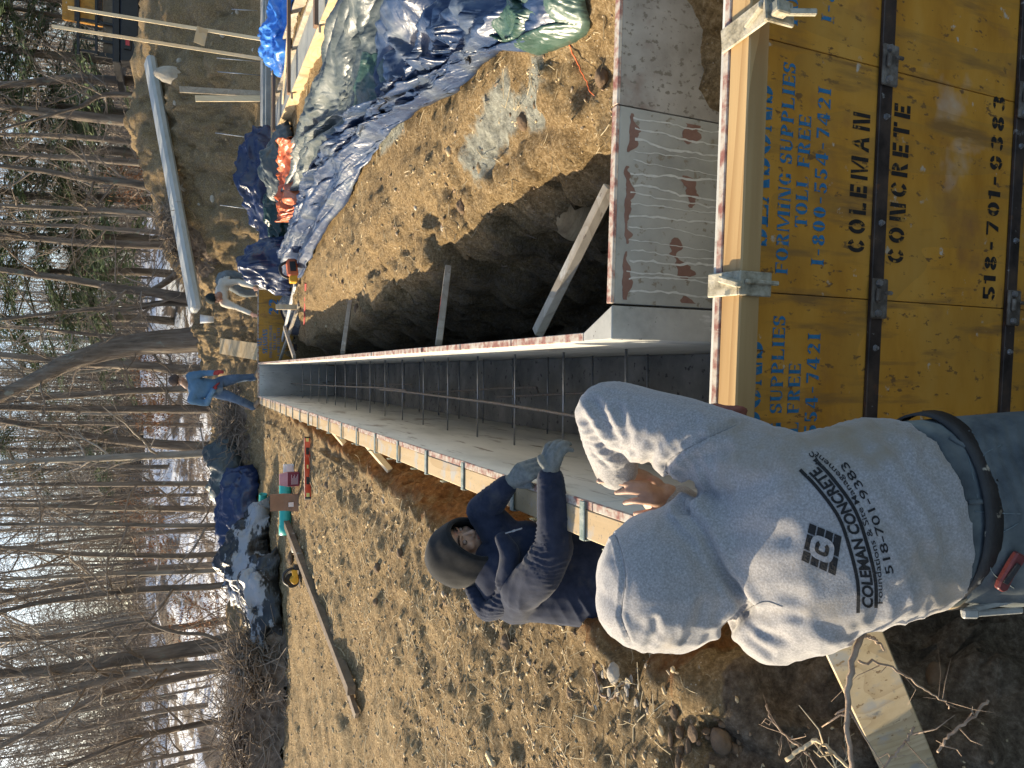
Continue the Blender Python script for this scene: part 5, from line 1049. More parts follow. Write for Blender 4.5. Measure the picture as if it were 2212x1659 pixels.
# -- the two men at the far end
def small_person(label, J, mats, f, hat, k=1.0, vox=.011):
    sk, shirt, trous, gl_ = mats; b = MB(); L, A = headprims(b, J['head'], f, (0, .05, 1), k)
    tor = [(J['hip'], J['wv'] * .85, J['dv'] * .9), ((np.array(J['hip']) + J['chest']) / 2, J['wv'] * .9, J['dv'] * .9), (J['chest'], J['wv'] * 1.05, J['dv']), (J['neck'], J['wv'] * .5, J['dv'] * .6)]
    loft(b, [(c, u_ * .85, v_ * .85) for c, u_, v_ in tor], 16, 4); limb(b, [J['head'] + np.array([0, 0, -.05]), J['neck']], [.055, .06])
    cl = MB(); loft(cl, tor, 18, 4); tr = MB(); loft(tr, [(np.array(J['hip']) + (0, 0, .06), J['wv'] * .88, J['dv']), (np.array(J['hip']) - (0, 0, .10), J['wv'] * .95, J['dv'] * 1.05)], 16, 4); gvs = []
    for a in J['arms']:
        gv = MB(); gvs.append(gv); s_, e_, w_, t_ = [np.array(q) for q in a]; limb(b, [s_, e_], [.05, .042]); limb(b, [e_, w_], [.04, .028]); limb(cl, [tor[2][0], s_], [.11, .075]); limb(cl, [s_, e_], [.075, .060]); limb(cl, [e_, w_], [.06, .044])
        d = t_ - w_; d /= np.linalg.norm(d); _, a1, a2 = frame(d)
        kn = [w_ + d * .085 + a1 * (.026 - .0175 * i) for i in range(4)]; tp = [q + d * (.06 + .012 * (i in (1, 2))) + a2 * -.03 for i, q in enumerate(kn)]
        for bb, rad in (((b, .009),) if gl_ is None else ((b, .008), (gv, .013))): handprims(bb, w_, kn, tp, rad); bb.tube([w_ + d * .03, w_ + d * .06 + a1 * .045, w_ + d * .09 + a1 * .05], [rad * 1.5, rad * 1.3, rad], 8)
    for lg in J['legs']:
        h_, k_, an = [np.array(q) for q in lg[:3]]; limb(b, [h_, k_, an], [.085, .058, .045]); limb(tr, [h_, k_, an], [.105, .078, .066])
    body = solid('person', b, .006, 3, sk, None); tag(body, label, 'person'); face_bits(L, A, k, body, LIP)
    fo = []
    for a in J['arms']: fo.append((a[1], np.array(a[2]) - np.array(a[0]), .12, .06, .012))
    fo.append((J['hip'], (0.3, 0, 1), .22, .09, .012)); solid('shirt', cl, vox, 3, shirt, body, fold_fn(fo, .012, 6, 4))
    solid('trousers', tr, vox, 2, trous, body, fold_fn([(lg[1], (0, .2, 1), .15, .07, .012) for lg in J['legs']], .009, 6, 6))
    if gl_ is not None:
        for a, gv in zip(J['arms'], gvs): limb(gv, [a[2], np.array(a[2]) + (np.array(a[3]) - np.array(a[2])) * .3], [.04, .036]); solid('glove', gv, .007, 2, gl_, body)
    for lg in J['legs']:
        an, toe = np.array(lg[2]), np.array(lg[3]); bb = MB(); limb(bb, [an + (0, 0, .10), an + (0, 0, .0), an + (0, 0, -.03)], [.058, .058, .05]); limb(bb, [an + (0, 0, -.035), (an + toe) / 2 + (0, 0, -.035), toe + (0, 0, -.045)], [.052, .05, .042]); solid('boot', bb, .012, 2, BOOT, body)
    hb = MB(); hb.ell(L(0, -.016, .046), (.089 * k, .108 * k, .092 * k), A, 20, 14); hmat, cut = hat; V = np.array(hb.V); ok = ((V - L(0, 0, cut)) @ A[2] - .25 * ((V - L(0, 0, cut)) @ A[1])) > -.002
    F = [q for q in hb.F if all(ok[i] for i in q)]; h_ = mk('hat', V, F, hmat, body, True); sm = h_.modifiers.new('solid', 'SOLIDIFY'); sm.thickness = .012; sm.offset = 0
    return body
Yb = 13.95; Pb = lambda x, y, dy=0: atY(x, y, Yb + dy)
small_person('man standing at the far end in blue shirt, jeans and red gloves', dict(head=Pb(384, 822, -.05), neck=Pb(405, 834), chest=Pb(424, 838), hip=Pb(468, 838), wv=np.array([.175, -.06, 0]), dv=np.array([.05, .115, 0]),
    arms=[(Pb(414, 864), Pb(446, 872, -.02), Pb(462, 842, -.22), Pb(470, 826, -.26)), (Pb(411, 813, -.05), Pb(440, 806, -.12), Pb(462, 806, -.22), Pb(474, 803, -.26))],
    legs=[(Pb(474, 826), Pb(510, 818, -.05), (*Pb(545, 815)[:2], .02), (*(Pb(545, 812)[:2] + np.array([.1, -.16])), .0)), (Pb(474, 850), Pb(511, 862, -.12), (*Pb(550, 878)[:2], .04), (*(Pb(550, 872)[:2] + np.array([.05, -.18])), .0))]),
    (SKIN, M('dusty blue cotton', [(.075, .155, .25), (.11, .21, .32)], 7, rough=.9, bump=.3, bscale=60, spots=[((.15, .23, .31), 3, .58, .15, (1, 1, 1))]), DENIM2, M('red and black glove', [(.03, .015, .015), (.33, .03, .03), (.42, .05, .04)], 9, rough=.7, bump=.3, lo=.4, hi=.6)),
    (.45, -.72, -.42), (M('brown knit cap', [(.05, .035, .03), (.10, .07, .055)], 30, rough=.95, bump=.5, spots=[((.5, .42, .33), 6, .62, .06, (1, 1, 1))]), -.005))
Yt = 13.8; Pt = lambda x, y, dy=0: atY(x, y, Yt + dy)
small_person('man in cream shirt and black cap bending, both hands on the end form', dict(head=Pt(463, 645, -.12), neck=Pt(474, 637, .05), chest=Pt(480, 626, .18), hip=Pt(486, 600, .50), wv=np.array([.16, .10, -.04]), dv=np.array([-.03, .06, .115]),
    arms=[(Pt(484, 612, .15), Pt(516, 609, .05), Pt(546, 619, -.2), Pt(556, 627, -.32)), (Pt(484, 654, 0), Pt(512, 664, -.1), Pt(540, 676, -.24), Pt(554, 684, -.34))],
    legs=[(Pt(492, 595, .5), Pt(524, 600, .42), (*Pt(556, 606, .4)[:2], -.02), (*(Pt(556, 608, .4)[:2] + np.array([.04, -.2])), -.05)), (Pt(494, 612, .45), Pt(526, 632, .30), (*Pt(556, 634, .3)[:2], -.02), (*(Pt(556, 634, .3)[:2] + np.array([.0, -.2])), -.05))]),
    (M('ruddy skin', [(.34, .17, .11), (.44, .24, .16)], 40, rough=.5, bump=.2), M('cream cotton', [(.46, .41, .33), (.56, .51, .43)], 7, rough=.9, bump=.3, bscale=60), M('grey trousers', [(.10, .115, .12), (.19, .21, .215)], 8, rough=.9, bump=.3), None),
    (-.25, -.85, -.45), (M('black knit cap', [(.008, .012, .012), (.02, .03, .03)], 30, rough=.95, bump=.5), .0))

# ---------------------------------------------------------------- tarps
TB = tarp_mat('blue tarp', [(.006, .018, .055), (.014, .035, .09), (.035, .062, .12)], 4, .38, .6)
TBD = tarp_mat('deep blue tarp', [(.007, .016, .055), (.016, .034, .10)], 4, .36, .2)
TG = tarp_mat('dusty grey tarp', [(.028, .042, .046), (.06, .077, .078), (.11, .122, .108)], 3, .45, .6)
TGR = tarp_mat('green tarp', [(.012, .036, .027), (.03, .07, .052), (.09, .13, .10)], 3, .35, .4)
TDG = tarp_mat('dark green tarp', [(.006, .025, .02), (.015, .05, .04)], 4, .35, .0)
TO = tarp_mat('orange tarp', [(.40, .065, .014), (.52, .115, .03), (.54, .16, .07)], 3, .35, .0)
TBR = tarp_mat('bright blue bag', [(.03, .16, .58), (.07, .27, .75)], 5, .35, .0)
TBW = M('black and white poly sheet', [(.012, .013, .014), (.014, .016, .018), (.22, .23, .245), (.31, .32, .335)], 1.5, (1, 1, 2.2), rough=.3, bump=.5, bscale=9, dist=.04, lo=.50, hi=.55, spec=.6)
TCL = M('clouded clear plastic', [(.035, .045, .045), (.06, .075, .07), (.42, .44, .36)], 1.6, (1, 1, 2), rough=.3, bump=.5, bscale=8, dist=.04, lo=.42, hi=.66, spec=.6)
def sheet(name, label, A, B, h, mat, z=-.15, nu=150, nv=44, seed=0, f=(2.6, 7), amp=(.05, .018), along=.35, hem=True, lift=0.0, cat='tarp'):
    a = np.array([atZ(x, y, z) for x, y in A]); b = np.array([atZ(x, y, z) for x, y in B]); a = cr(a, nu); b = cr(b, nu); t = np.linspace(0, 1, nv)[:, None, None]
    t2 = t + .0; P = a[None] * (1 - t2) + b[None] * t2; L = np.linalg.norm(np.diff((a + b) / 2, axis=0), axis=1).sum(); W = np.linalg.norm(a - b, axis=1).mean()
    uu = np.broadcast_to(np.linspace(0, L, nu)[None, :], (nv, nu)); vv = np.broadcast_to(np.linspace(0, W, nv)[:, None], (nv, nu)); Q = np.stack([uu * along, vv, 0 * uu + seed * 3.7], -1)
    edge = np.minimum(np.sin(np.pi * np.clip(t[..., 0], 0, 1)) ** .55 + 0 * uu, 1); eu = np.sin(np.pi * np.linspace(0, 1, nu)) ** .25
    r1 = np.abs(fbm(Q, f[0], 2, seed)); r2 = ridge(Q + .3 * fbm(Q, 3, 2, seed + 5)[..., None], f[1], 2, seed + 2); r3 = ridge(np.stack([uu, vv, 0 * uu], -1) + .1 * fbm(Q, 6, 2, seed)[..., None], 14, 2, seed + 4)
    hgt = edge * (h * (.55 + .7 * fbm(Q, .9, 2, seed + 7)) + amp[0] * (1.6 - 3 * r1) + amp[1] * r2 * 1.5) + .003 * r3 * edge + .012 * (1 + ridge(Q, 11, 2, seed + 8)) * (1 - edge)
    P = P.copy(); P[..., 0] += edge * .05 * fbm(Q, 3, 3, seed + 11); P[..., 1] += edge * .08 * fbm(Q, 3, 3, seed + 12)
    g = gz(P[..., 0], P[..., 1]); P[..., 2] = np.maximum(g, z - .12) + .022 + np.maximum(hgt, -.005) + lift * edge
    P = P + np.random.default_rng(seed).normal(0, .0010, P.shape) + .008 * ridge(P, 9, 2, seed + 21)[..., None] * np.array([0, 0, 1.]) * edge[..., None]
    i = np.arange(nv * nu).reshape(nv, nu); F = np.stack([i[:-1, :-1], i[:-1, 1:], i[1:, 1:], i[1:, :-1]], -1).reshape(-1, 4); F = np.vstack([F[:, [0, 1, 2]], F[:, [0, 2, 3]]])
    o = mk(name, P.reshape(-1, 3), F, mat, None, True); s = o.modifiers.new('thick', 'SOLIDIFY'); s.thickness = .004
    return tag(o, label, cat)
def heap(name, label, c, r, h, mat, seed=0, rot=0.0, n=70, cr_=.22, mat2=None, cat='tarp', flop=.35):
    u = np.linspace(0, 2 * np.pi, n * 2, endpoint=False); v = np.linspace(0, 1, n // 2 + 1)[1:]; U, Vv = np.meshgrid(u, v); x = np.cos(U) * Vv; y = np.sin(U) * Vv; z = np.sqrt(np.clip(1 - Vv ** 2.4, 0, 1)); P = np.stack([x, y, z], -1)
    s = .5 * ridge(P + seed * 1.7 + .25 * fbm(P, 2, 2, seed)[..., None], 1.5, 2, seed) + .35 * ridge(P + seed, 3.4, 2, seed + 3); k = 1 + cr_ * s + .3 * flop * fbm(P, 1.1, 2, seed + 6)
    P = P * k[..., None]; P[..., 2] = np.maximum(P[..., 2], 0); ca, sa = math.cos(rot), math.sin(rot); X = P[..., 0] * r[0]; Y = P[..., 1] * r[1]; W = np.stack([c[0] + X * ca - Y * sa, c[1] + X * sa + Y * ca, 0 * X], -1)
    W[..., 2] = np.maximum(gz(W[..., 0], W[..., 1]), c[2] - .12) + .015 + P[..., 2] * h * (.9 + .25 * fbm(P, 1.3, 2, seed + 9)); W = W + (.022 * ridge(W + seed, 7, 2, seed + 4) + .008 * ridge(W, 18, 2, seed + 5))[..., None] * np.array([.3, .3, 1.])
    m_, n_ = U.shape; top = W[0].mean(0) + (0, 0, .01); i = 1 + np.arange(m_ * n_).reshape(m_, n_); nx = np.roll(i, -1, 1); F = [(0, int(a), int(b)) for a, b in zip(i[0], nx[0])] + [tuple(q) for q in np.stack([i[:-1], i[1:], nx[1:], nx[:-1]], -1).reshape(-1, 4).tolist()]
    o = mk(name, np.vstack([[top], W.reshape(-1, 3)]) + np.random.default_rng(seed).normal(0, .0015, (1 + W.size // 3, 3)), F, mat, None, True); sd = o.modifiers.new('thick', 'SOLIDIFY'); sd.thickness = .004; return tag(o, label, cat)
sheet('tarp', 'large crumpled blue tarp, dusty and shining, bordering the bare dirt', [(1285, -90), (1262, -20), (1235, 62), (1152, 110), (1106, 98), (1040, 140), (985, 190), (905, 235), (850, 285), (800, 350), (760, 420), (700, 510), (650, 600)],
      [(862, -90), (855, -20), (842, 80), (835, 170), (828, 240), (770, 290), (735, 320), (705, 350), (680, 400), (655, 440), (640, 480), (620, 540), (590, 600)], .09, TB, seed=1, nu=280, nv=90, f=(1.7, 4.5), amp=(.11, .04), along=.35)
sheet('tarp', 'green tarp flap folded over the corner of the large blue tarp', [(1280, -90), (1262, -20), (1236, 60), (1155, 112), (1122, 104)], [(1140, -90), (1132, -20), (1122, 20), (1112, 60), (1108, 96)], .015, TGR, z=-.13, seed=2, nu=110, nv=50, f=(2.5, 6), amp=(.03, .02), along=1.0, lift=.085)
sheet('tarp', 'long dusty grey tarp lying between the timber form and the blue tarp', [(890, -90), (872, -20), (850, 80), (842, 170), (828, 235), (780, 285), (742, 315), (710, 350), (685, 395), (655, 440), (640, 480)],
      [(790, -90), (760, -20), (728, 80), (704, 150), (682, 200), (662, 250), (652, 290), (646, 330), (640, 380), (636, 430), (632, 475)], .05, TG, z=-.14, seed=3, nu=220, nv=60, f=(2.0, 5), amp=(.085, .03), along=.25, lift=.0)
sheet('tarp', 'narrow green tarp fold between the grey and the blue tarp', [(836, 100), (838, 170), (826, 226), (778, 278), (768, 276)], [(800, 128), (790, 165), (780, 205), (770, 240), (762, 264)], .04, TGR, z=-.05, seed=4, nu=90, nv=26, lift=.10)
sheet('tarp', 'orange tarp bundle lying beside the end of the grey tarp', [(654, 302), (648, 350), (650, 400), (655, 440), (648, 470), (640, 480)], [(640, 305), (630, 340), (624, 380), (626, 420), (630, 450), (634, 476)], .12, TO, z=-.08, seed=5, nu=110, nv=40, f=(3, 8), amp=(.08, .03), along=.6, lift=.06)
heap('tarp', 'dark grey tarp bundle between the orange tarp and the concrete wall', atZ(622, 368, -.1), (.55, .32), .36, TG, 6)
heap('tarp', 'rolled blue tarp bundle against the concrete wall behind the grey bundle', atZ(592, 385, -.1) + (0, .25, 0), (.85, .28), .52, TBD, 7, rot=-.25)
heap('tarp', 'small dark green tarp bundle between the two blue heaps', atZ(612, 470, -.1) + (0, .2, 0), (.42, .34), .30, TDG, 8)
heap('tarp', 'tall heap of deep blue tarp beside the bending man', atZ(622, 572, -.15) + (0, .15, 0), (.36, .34), .62, TBD, 9, rot=.2, cr_=.26)
heap('bag', 'bright blue plastic bag lying on the timber form at the right', np.array([FX + .62, 10.35, -.08]) + (.55, .35, 0), (.42, .55), .34, TBR, 10, cat='bag')
LT = [('tarp', 'grey-green clouded plastic tarp peaked at the right end of the left heap', (522, 1030), (.75, .45), .52, TCL, 11, -.1, .16), ('tarp', 'dark blue tarp heap between the clear plastic and the black and white sheet', (556, 1105), (.80, .45), .58, TBD, 12, .1, .2),
      ('plastic_sheet', 'crumpled black and white plastic sheet heap behind the teal pipes', (583, 1215), (.78, .50), .66, TBW, 13, .0, .3), ('plastic_sheet', 'low black and white plastic sheet at the left end of the heap', (607, 1325), (.72, .45), .44, TBW, 14, .15, .3)]
for nm, lab, p, r, h, mt, sd, ro, crm in LT: heap(nm, lab, atG(*p) + (0, .25, 0), r, h, mt, sd, ro, cr_=crm, cat='tarp' if nm == 'tarp' else 'plastic sheet')

# ---------------------------------------------------------------- small things
def at_ground(x, y): return atG(x, y)
TEAL = M('teal plastic pipe', [(.03, .36, .31), (.05, .44, .38)], 6, rough=.4, bump=.05)
def pipe(label, a, b_, r, bell=True):
    t = thing('pipe', label, 'pipe', a); a, b_ = np.array(a), np.array(b_); d, s_, u_ = frame(b_ - a); L = np.linalg.norm(b_ - a); pr = [(0, r), (L * .78, r), (L * .82, r * 1.12 if bell else r), (L, r * 1.12 if bell else r), (L, r * 1.0 if bell else r * .9), (L * .8, r * .92), (0, r * .9), (0, r)]; V = []; F = []; n = 28
    for x, q in pr:
        for k in range(n): V.append(a + d * x + (s_ * math.cos(2 * math.pi * k / n) + u_ * math.sin(2 * math.pi * k / n)) * q)
    for j in range(len(pr) - 1):
        for k in range(n): F.append((j * n + k, j * n + (k + 1) % n, (j + 1) * n + (k + 1) % n, (j + 1) * n + k))
    mk('barrel', V, F, TEAL, t, True)
    return t
g1 = at_ground(576, 1102); pipe('short teal drain pipe lying by the blue tarp', g1 + np.array([.30, -.1, .07]), g1 + np.array([-.34, .06, .07]), .068)
g2 = at_ground(632, 1098); pipe('teal drain pipe with bell end lying behind the brown paper bag', g2 + np.array([.28, .12, .075]), g2 + np.array([-.34, .06, .075]), .075)
g3 = at_ground(644, 1086); pb_ = thing('paper_bag', 'brown paper bag standing in front of the teal pipe', 'bag', g3)
b = MB(); hx, hy, hh = .10, .05, .325; b.add([(g3[0] + x * hx + .02 * (z > .1), g3[1] + y * hy * (1 - .5 * (z > .1)), g3[2] + z) for z in (0, .17, hh) for x, y in ((-1, -1), (1, -1), (1, 1), (-1, 1))], [(0, 1, 5, 4), (1, 2, 6, 5), (2, 3, 7, 6), (3, 0, 4, 7), (4, 5, 9, 8), (5, 6, 10, 9), (6, 7, 11, 10), (7, 4, 8, 11), (0, 3, 2, 1)])
b.build('bag_body', M('brown kraft paper', [(.22, .13, .08), (.30, .185, .115)], 6, rough=.85, bump=.5, bscale=14, dist=.01, spots=[((.42, .18, .06), 5, .62, .1, (1, 1, 1))]), pb_)
MB().box(g3[0] - .035, g3[0] + .02, g3[1] - .053, g3[1] - .051, g3[2] + .06, g3[2] + .12).build('label_patch', M('white label', [(.6, .55, .52), (.7, .66, .62)], 8, rough=.7), pb_)
g4 = at_ground(646, 1034); mb_ = thing('carton', 'maroon carton with pale top standing behind the red level', 'box', g4); MAR = M('maroon board', [(.14, .02, .035), (.19, .03, .05)], 8, rough=.6, bump=.2)
MB().box(g4[0] - .085, g4[0] + .085, g4[1] - .05, g4[1] + .05, g4[2], g4[2] + .14).build('body', MAR, mb_, .004)
b = MB().add([(g4[0] + x * .085 * (1 if z == 0 else .8), g4[1] + y * .05 * (1 if z == 0 else .3), g4[2] + .141 + z) for z in (0, .09) for x, y in ((-1, -1), (1, -1), (1, 1), (-1, 1))], [(0, 1, 5, 4), (1, 2, 6, 5), (2, 3, 7, 6), (3, 0, 4, 7), (4, 5, 6, 7)]); b.build('gable_top', M('pink board', [(.45, .20, .22), (.55, .30, .31)], 8, rough=.6), mb_)
for k in range(7): MB().box(g4[0] - .06, g4[0] + .06 - .02 * (k % 3), g4[1] - .0525, g4[1] - .0512, g4[2] + .022 + .012 * k, g4[2] + .027 + .012 * k).build('printed_line', M('pale print', [(.5, .42, .42), (.6, .5, .5)], 8), mb_)
g5 = at_ground(634, 1012); wc = thing('carton', 'small white open carton beside the maroon one', 'box', g5); MB().box(g5[0] - .055, g5[0] + .055, g5[1] - .05, g5[1] + .05, g5[2], g5[2] + .02).box(g5[0] - .055, g5[0] - .048, g5[1] - .05, g5[1] + .05, g5[2] + .021, g5[2] + .12).box(g5[0] + .048, g5[0] + .055, g5[1] - .05, g5[1] + .05, g5[2] + .021, g5[2] + .12).box(g5[0] - .047, g5[0] + .047, g5[1] + .043, g5[1] + .05, g5[2] + .021, g5[2] + .12).box(g5[0] - .047, g5[0] + .047, g5[1] - .05, g5[1] - .043, g5[2] + .021, g5[2] + .09).build('tray', M('white card', [(.55, .56, .56), (.68, .68, .68)], 8, rough=.7), wc, .002)
# level
la, lb = at_ground(672, 945), at_ground(674, 1077); lv = thing('spirit_level', 'red spirit level lying on the trench edge', 'level', (la + lb) / 2); d, s_, u_ = frame(lb - la); z0 = .045; RED = M('red anodised level', [(.52, .035, .012), (.62, .055, .02)], 6, rough=.35, bump=.05, coat=.3)
mid = (la + lb) / 2 + (0, 0, z0); Lh = np.linalg.norm(lb - la) / 2; sg = -np.sign(s_[1]) * s_
MB().obox(mid, (d, s_, u_), (Lh, .012, .033)).build('rail', RED, lv, .003)
MB().obox(mid + u_ * .0345, (d, s_, u_), (Lh, .013, .0012)).build('top_edge', M('pale worn level edge', [(.6, .35, .3), (.7, .5, .42)], 20), lv)
for tt in (-.9, .0, .9): MB().obox(mid + d * Lh * tt + sg * .0125, (d, s_, u_), (.026, .002, .018 if tt else .010)).build('vial', M('yellow vial', [(.62, .55, .16), (.75, .68, .25)], 9, rough=.3), lv, .002)
for tt in (-.52, .45):
    h_ = MB().obox(mid + d * Lh * tt + sg * .0125, (d, s_, u_), (.05, .0015, .017)).build('hand_hole', BELT, lv, .002)
for tt in (-.985, .985): MB().obox(mid + d * Lh * tt, (d, s_, u_), (.012, .0135, .034)).build('end_cap', BELT, lv, .002)
# saw by the long board
g6 = at_ground(650, 1245); sw = thing('circular_saw', 'yellow and black cordless saw lying beside the long board', 'saw', g6); YEL = M('tool yellow', [(.55, .27, .015), (.66, .36, .03)], 8, rough=.45, bump=.1); TBK = M('tool black', [(.015, .015, .015), (.03, .03, .03)], 12, rough=.5, bump=.1)
b = MB(); b.tube([g6 + (-.03, .04, .075), g6 + (-.03, -.05, .075)], [.05, .045], 18).obox(g6 + (.03, -.01, .07), ((1, 0, .2), (0, 1, 0), (-.2, 0, 1)), (.065, .035, .03)); b.build('motor', YEL, sw, .006)
b = MB(); b.tube(cr([g6 + (.09, 0, .05), g6 + (.10, 0, .12), g6 + (.05, 0, .19), g6 + (-.04, 0, .19), g6 + (-.09, 0, .13)], 18), .017, 10); b.build('handle', TBK, sw, 0, True)
MB().tube([g6 + (-.05, .05, .09), g6 + (-.05, .065, .09)], [.09, .09], 28).build('blade_guard', TBK, sw, .003); MB().box(g6[0] - .13, g6[0] + .10, g6[1] - .05, g6[1] + .1, g6[2] + .012, g6[2] + .018).build('shoe', STEELG, sw, .002); MB().obox(g6 + (.115, -.01, .045), ((1, 0, 0), (0, 1, 0), (0, 0, 1)), (.03, .035, .035)).build('battery', TBK, sw, .006)
# tool on the blue heap
g7 = atZ(652, 582, -.12) + (0, -.02, .12); ch = thing('power_tool', 'orange and yellow power tool lying on the edge of the blue heap', 'tool', g7)
MB().obox(g7, ((1, .2, .1), (-.2, 1, 0), (-.1, 0, 1)), (.11, .07, .06)).build('body', M('tool orange', [(.50, .10, .04), (.58, .16, .06)], 8, rough=.5), ch, .02); MB().obox(g7 + (-.13, -.03, -.01), ((1, .2, 0), (-.2, 1, 0), (0, 0, 1)), (.05, .05, .045)).build('battery', YEL, ch, .012); MB().tube(cr([g7 + (.08, 0, .06), g7 + (.02, 0, .14), g7 + (-.08, 0, .12), g7 + (-.12, 0, .04)], 14), .018, 9).build('handle', TBK, ch, 0, True)
MB().obox(g7 + (.02, -.075, .0), ((1, .2, .1), (-.2, 1, 0), (-.1, 0, 1)), (.06, .008, .035)).build('grille', TBK, ch, .003)
# white cup on the bank, bottle
g8 = atY(462, 690, 15.0); cp = thing('cup', 'white cup standing on the dirt bank behind the end form', 'cup', g8); V = []; F = []
for z, r in ((0, .055), (.24, .085), (.24, .078), (.015, .048)):
    for k in range(20): V.append(g8 + np.array([r * math.cos(k * .314159), r * math.sin(k * .314159), z]))
for j in range(3):
    for k in range(20): F.append((j * 20 + k, j * 20 + (k + 1) % 20, (j + 1) * 20 + (k + 1) % 20, (j + 1) * 20 + k))
F.append(tuple(range(19, -1, -1))); mk('shell', V, F, M('white cup paper', [(.66, .66, .66), (.74, .74, .73)], 9, rough=.5, bump=.05), cp, True)
for k, (x, y, lab) in enumerate([(640, 1178, 'crushed grey can lying beside the long board'), (633, 1205, 'brown litter scrap lying by the long board')]):
    rock('scrap', lab, atG(x, y) + (0, 0, .03), (.09, .05, .035), M('scrap metal', [(.16, .15, .13), (.34, .33, .29)], 9, rough=.5, bump=.5) if k == 0 else BRN, 400 + k, cat='litter')

# ---------------------------------------------------------------- truck on the road at the right
YT = 20.0; TP = lambda x, y, dy=0: atY(x, y, YT + dy)
tk = thing('truck', 'black flatbed truck with a steel rack parked at the upper right', 'truck', TP(330, 40)); TB_ = M('black truck paint', [(.008, .008, .009), (.02, .02, .022)], 6, rough=.4, bump=.1)
x1 = float(TP(280, 135)[0]); zt, zb_ = float(TP(243, 60)[2]), float(TP(297, 60)[2])
b = MB().box(x1 - .05, x1 + 6, YT, YT + 2.2, zt - .16, zt).box(x1 + .15, x1 + 6, YT + .05, YT + .12, zb_ + .12, zt - .165).box(x1 + .15, x1 + .5, YT - .02, YT + .04, zb_ + .02, zt - .3)
b.build('flatbed', TB_, tk, .02)
MB().add([(x1 + .05, YT - .05, zb_), (x1 + 2.6, YT - .05, zb_ - .05), (x1 + 2.6, YT + .4, zb_ - .05), (x1 + .05, YT + .4, zb_), (x1 - .02, YT - .05, zt - .17), (x1 + 2.6, YT - .05, zt - .17), (x1 + 2.6, YT + .4, zt - .17), (x1 - .02, YT + .4, zt - .17)], [(0, 1, 5, 4), (1, 2, 6, 5), (2, 3, 7, 6), (3, 0, 4, 7), (0, 3, 2, 1), (4, 5, 6, 7)]).build('skirt', TB_, tk, .02)
lt_ = MB().box(x1 + .28, x1 + .62, YT - .10, YT - .052, zt - .40, zt - .24).build('light_box', TBK, tk, .01); MB().box(x1 + .36, x1 + .50, YT - .112, YT - .101, zt - .37, zt - .28).build('tail_light', M('red lens', [(.42, .02, .03), (.55, .05, .06)], 5, rough=.25), lt_, .01)
zr = float(TP(165, 60)[2])
for px_, top in ((103, 200), (98, 165), (70, 165), (30, 165)):
    p = TP(200, px_); zr2 = float(TP(top, 60)[2]); MB().box(p[0] - .03, p[0] + .03, YT + .4, YT + .46, zt + .003, zr2).build('rack_post', TB_, tk, .005)
for zx in (165, 205): q0, q1 = TP(zx, 103), TP(zx, -60); MB().box(q0[0] - .02, q1[0], YT + .33, YT + .39, q0[2] - .03, q0[2] + .03).build('rack_rail', TB_, tk, .005)
MB().box(x1 + .3, x1 + 5, YT + .46, YT + .54, zt + .005, zt + .24).build('bed_board', LD, tk, .01)
for xw in (x1 + 1.8, x1 + 4.6):
    wh = MB().tube([(xw, YT + .1, zb_ - .15), (xw, YT + .36, zb_ - .15)], [.42, .42], 30).build('wheel', TBK, tk, .03); MB().tube([(xw, YT + .06, zb_ - .15), (xw, YT + .10, zb_ - .15)], [.22, .24], 24).build('rim', STEELG, wh)
ps = thing('panel_stack', 'stack of yellow form panels standing on the truck bed', 'form panels', TP(240, 10)); xa = float(TP(180, 26)[0]); zp = float(TP(126, 10)[2])
for k in range(3): MB().box(xa + .01 * k, xa + 4, YT + .60 + .05 * k, YT + .64 + .05 * k, zt + .245, zp - .02 * k).build('panel', PLYY, ps, .003)
for zx in (160, 210): z_ = float(TP(zx, 10)[2]); MB().box(xa - .01, xa + 4, YT + .585, YT + .599, z_ - .06, z_ + .06).build('strap', STEEL, ps)
MB().box(x1 - 1.2, x1 + 6, YT - 1.6, YT - 1.4, zb_ - .30, zb_ - .22).build('kerb', GRY)['label'] = 'pale strip of snow and gravel along the road edge under the truck'
bpy.data.objects['kerb']['category'] = 'kerb'

# ---------------------------------------------------------------- house, trees, brush
def house(label, pl, pr, ptop, pbase, Y, mats):
    a, b_ = atY(pbase, pl, Y), atY(pbase, pr, Y); x0, x1 = min(a[0], b_[0]), max(a[0], b_[0]); z0 = a[2] - 1.0; z1 = float(atY(ptop, pl, Y)[2]); t = thing('house', label, 'house', ((x0 + x1) / 2, Y, z0)); W, Rf, Wn, Fr = mats; dp = 7.0
    b = MB().prism([(x0, z0), (x1, z0), (x1, z1), ((x0 + x1) / 2, z1 + (x1 - x0) * .32), (x0, z1)], (0, Y, 0), (1, 0, 0), (0, 0, 1), (0, 1, 0), dp); b.build('wall', W, t)
    pk = np.array([(x0 + x1) / 2, Y, z1 + (x1 - x0) * .32 + .05])
    for sx, xe in ((-1, x0 - .4), (1, x1 + .4)):
        e = np.array([xe, Y, z1 - .22]); V = [pk + (0, -.4, 0), e + (0, -.4, 0), e + (0, dp + .4, 0), pk + (0, dp + .4, 0)]; V += [v + np.array([0, 0, .15]) for v in V]; mk('roof', V, [(0, 1, 2, 3), (4, 7, 6, 5), (0, 4, 5, 1), (1, 5, 6, 2), (2, 6, 7, 3), (3, 7, 4, 0)], Rf, t)
    for fx in (.25, .7):
        xc = x0 + (x1 - x0) * fx; zc = z0 + 1.0 + (z1 - z0 - 1) * .55; w_ = MB().box(xc - .55, xc + .55, Y - .06, Y - .002, zc - .8, zc + .8).build('window', Fr, t); MB().box(xc - .46, xc + .46, Y - .07, Y - .061, zc - .7, zc + .7).build('pane', Wn, w_)
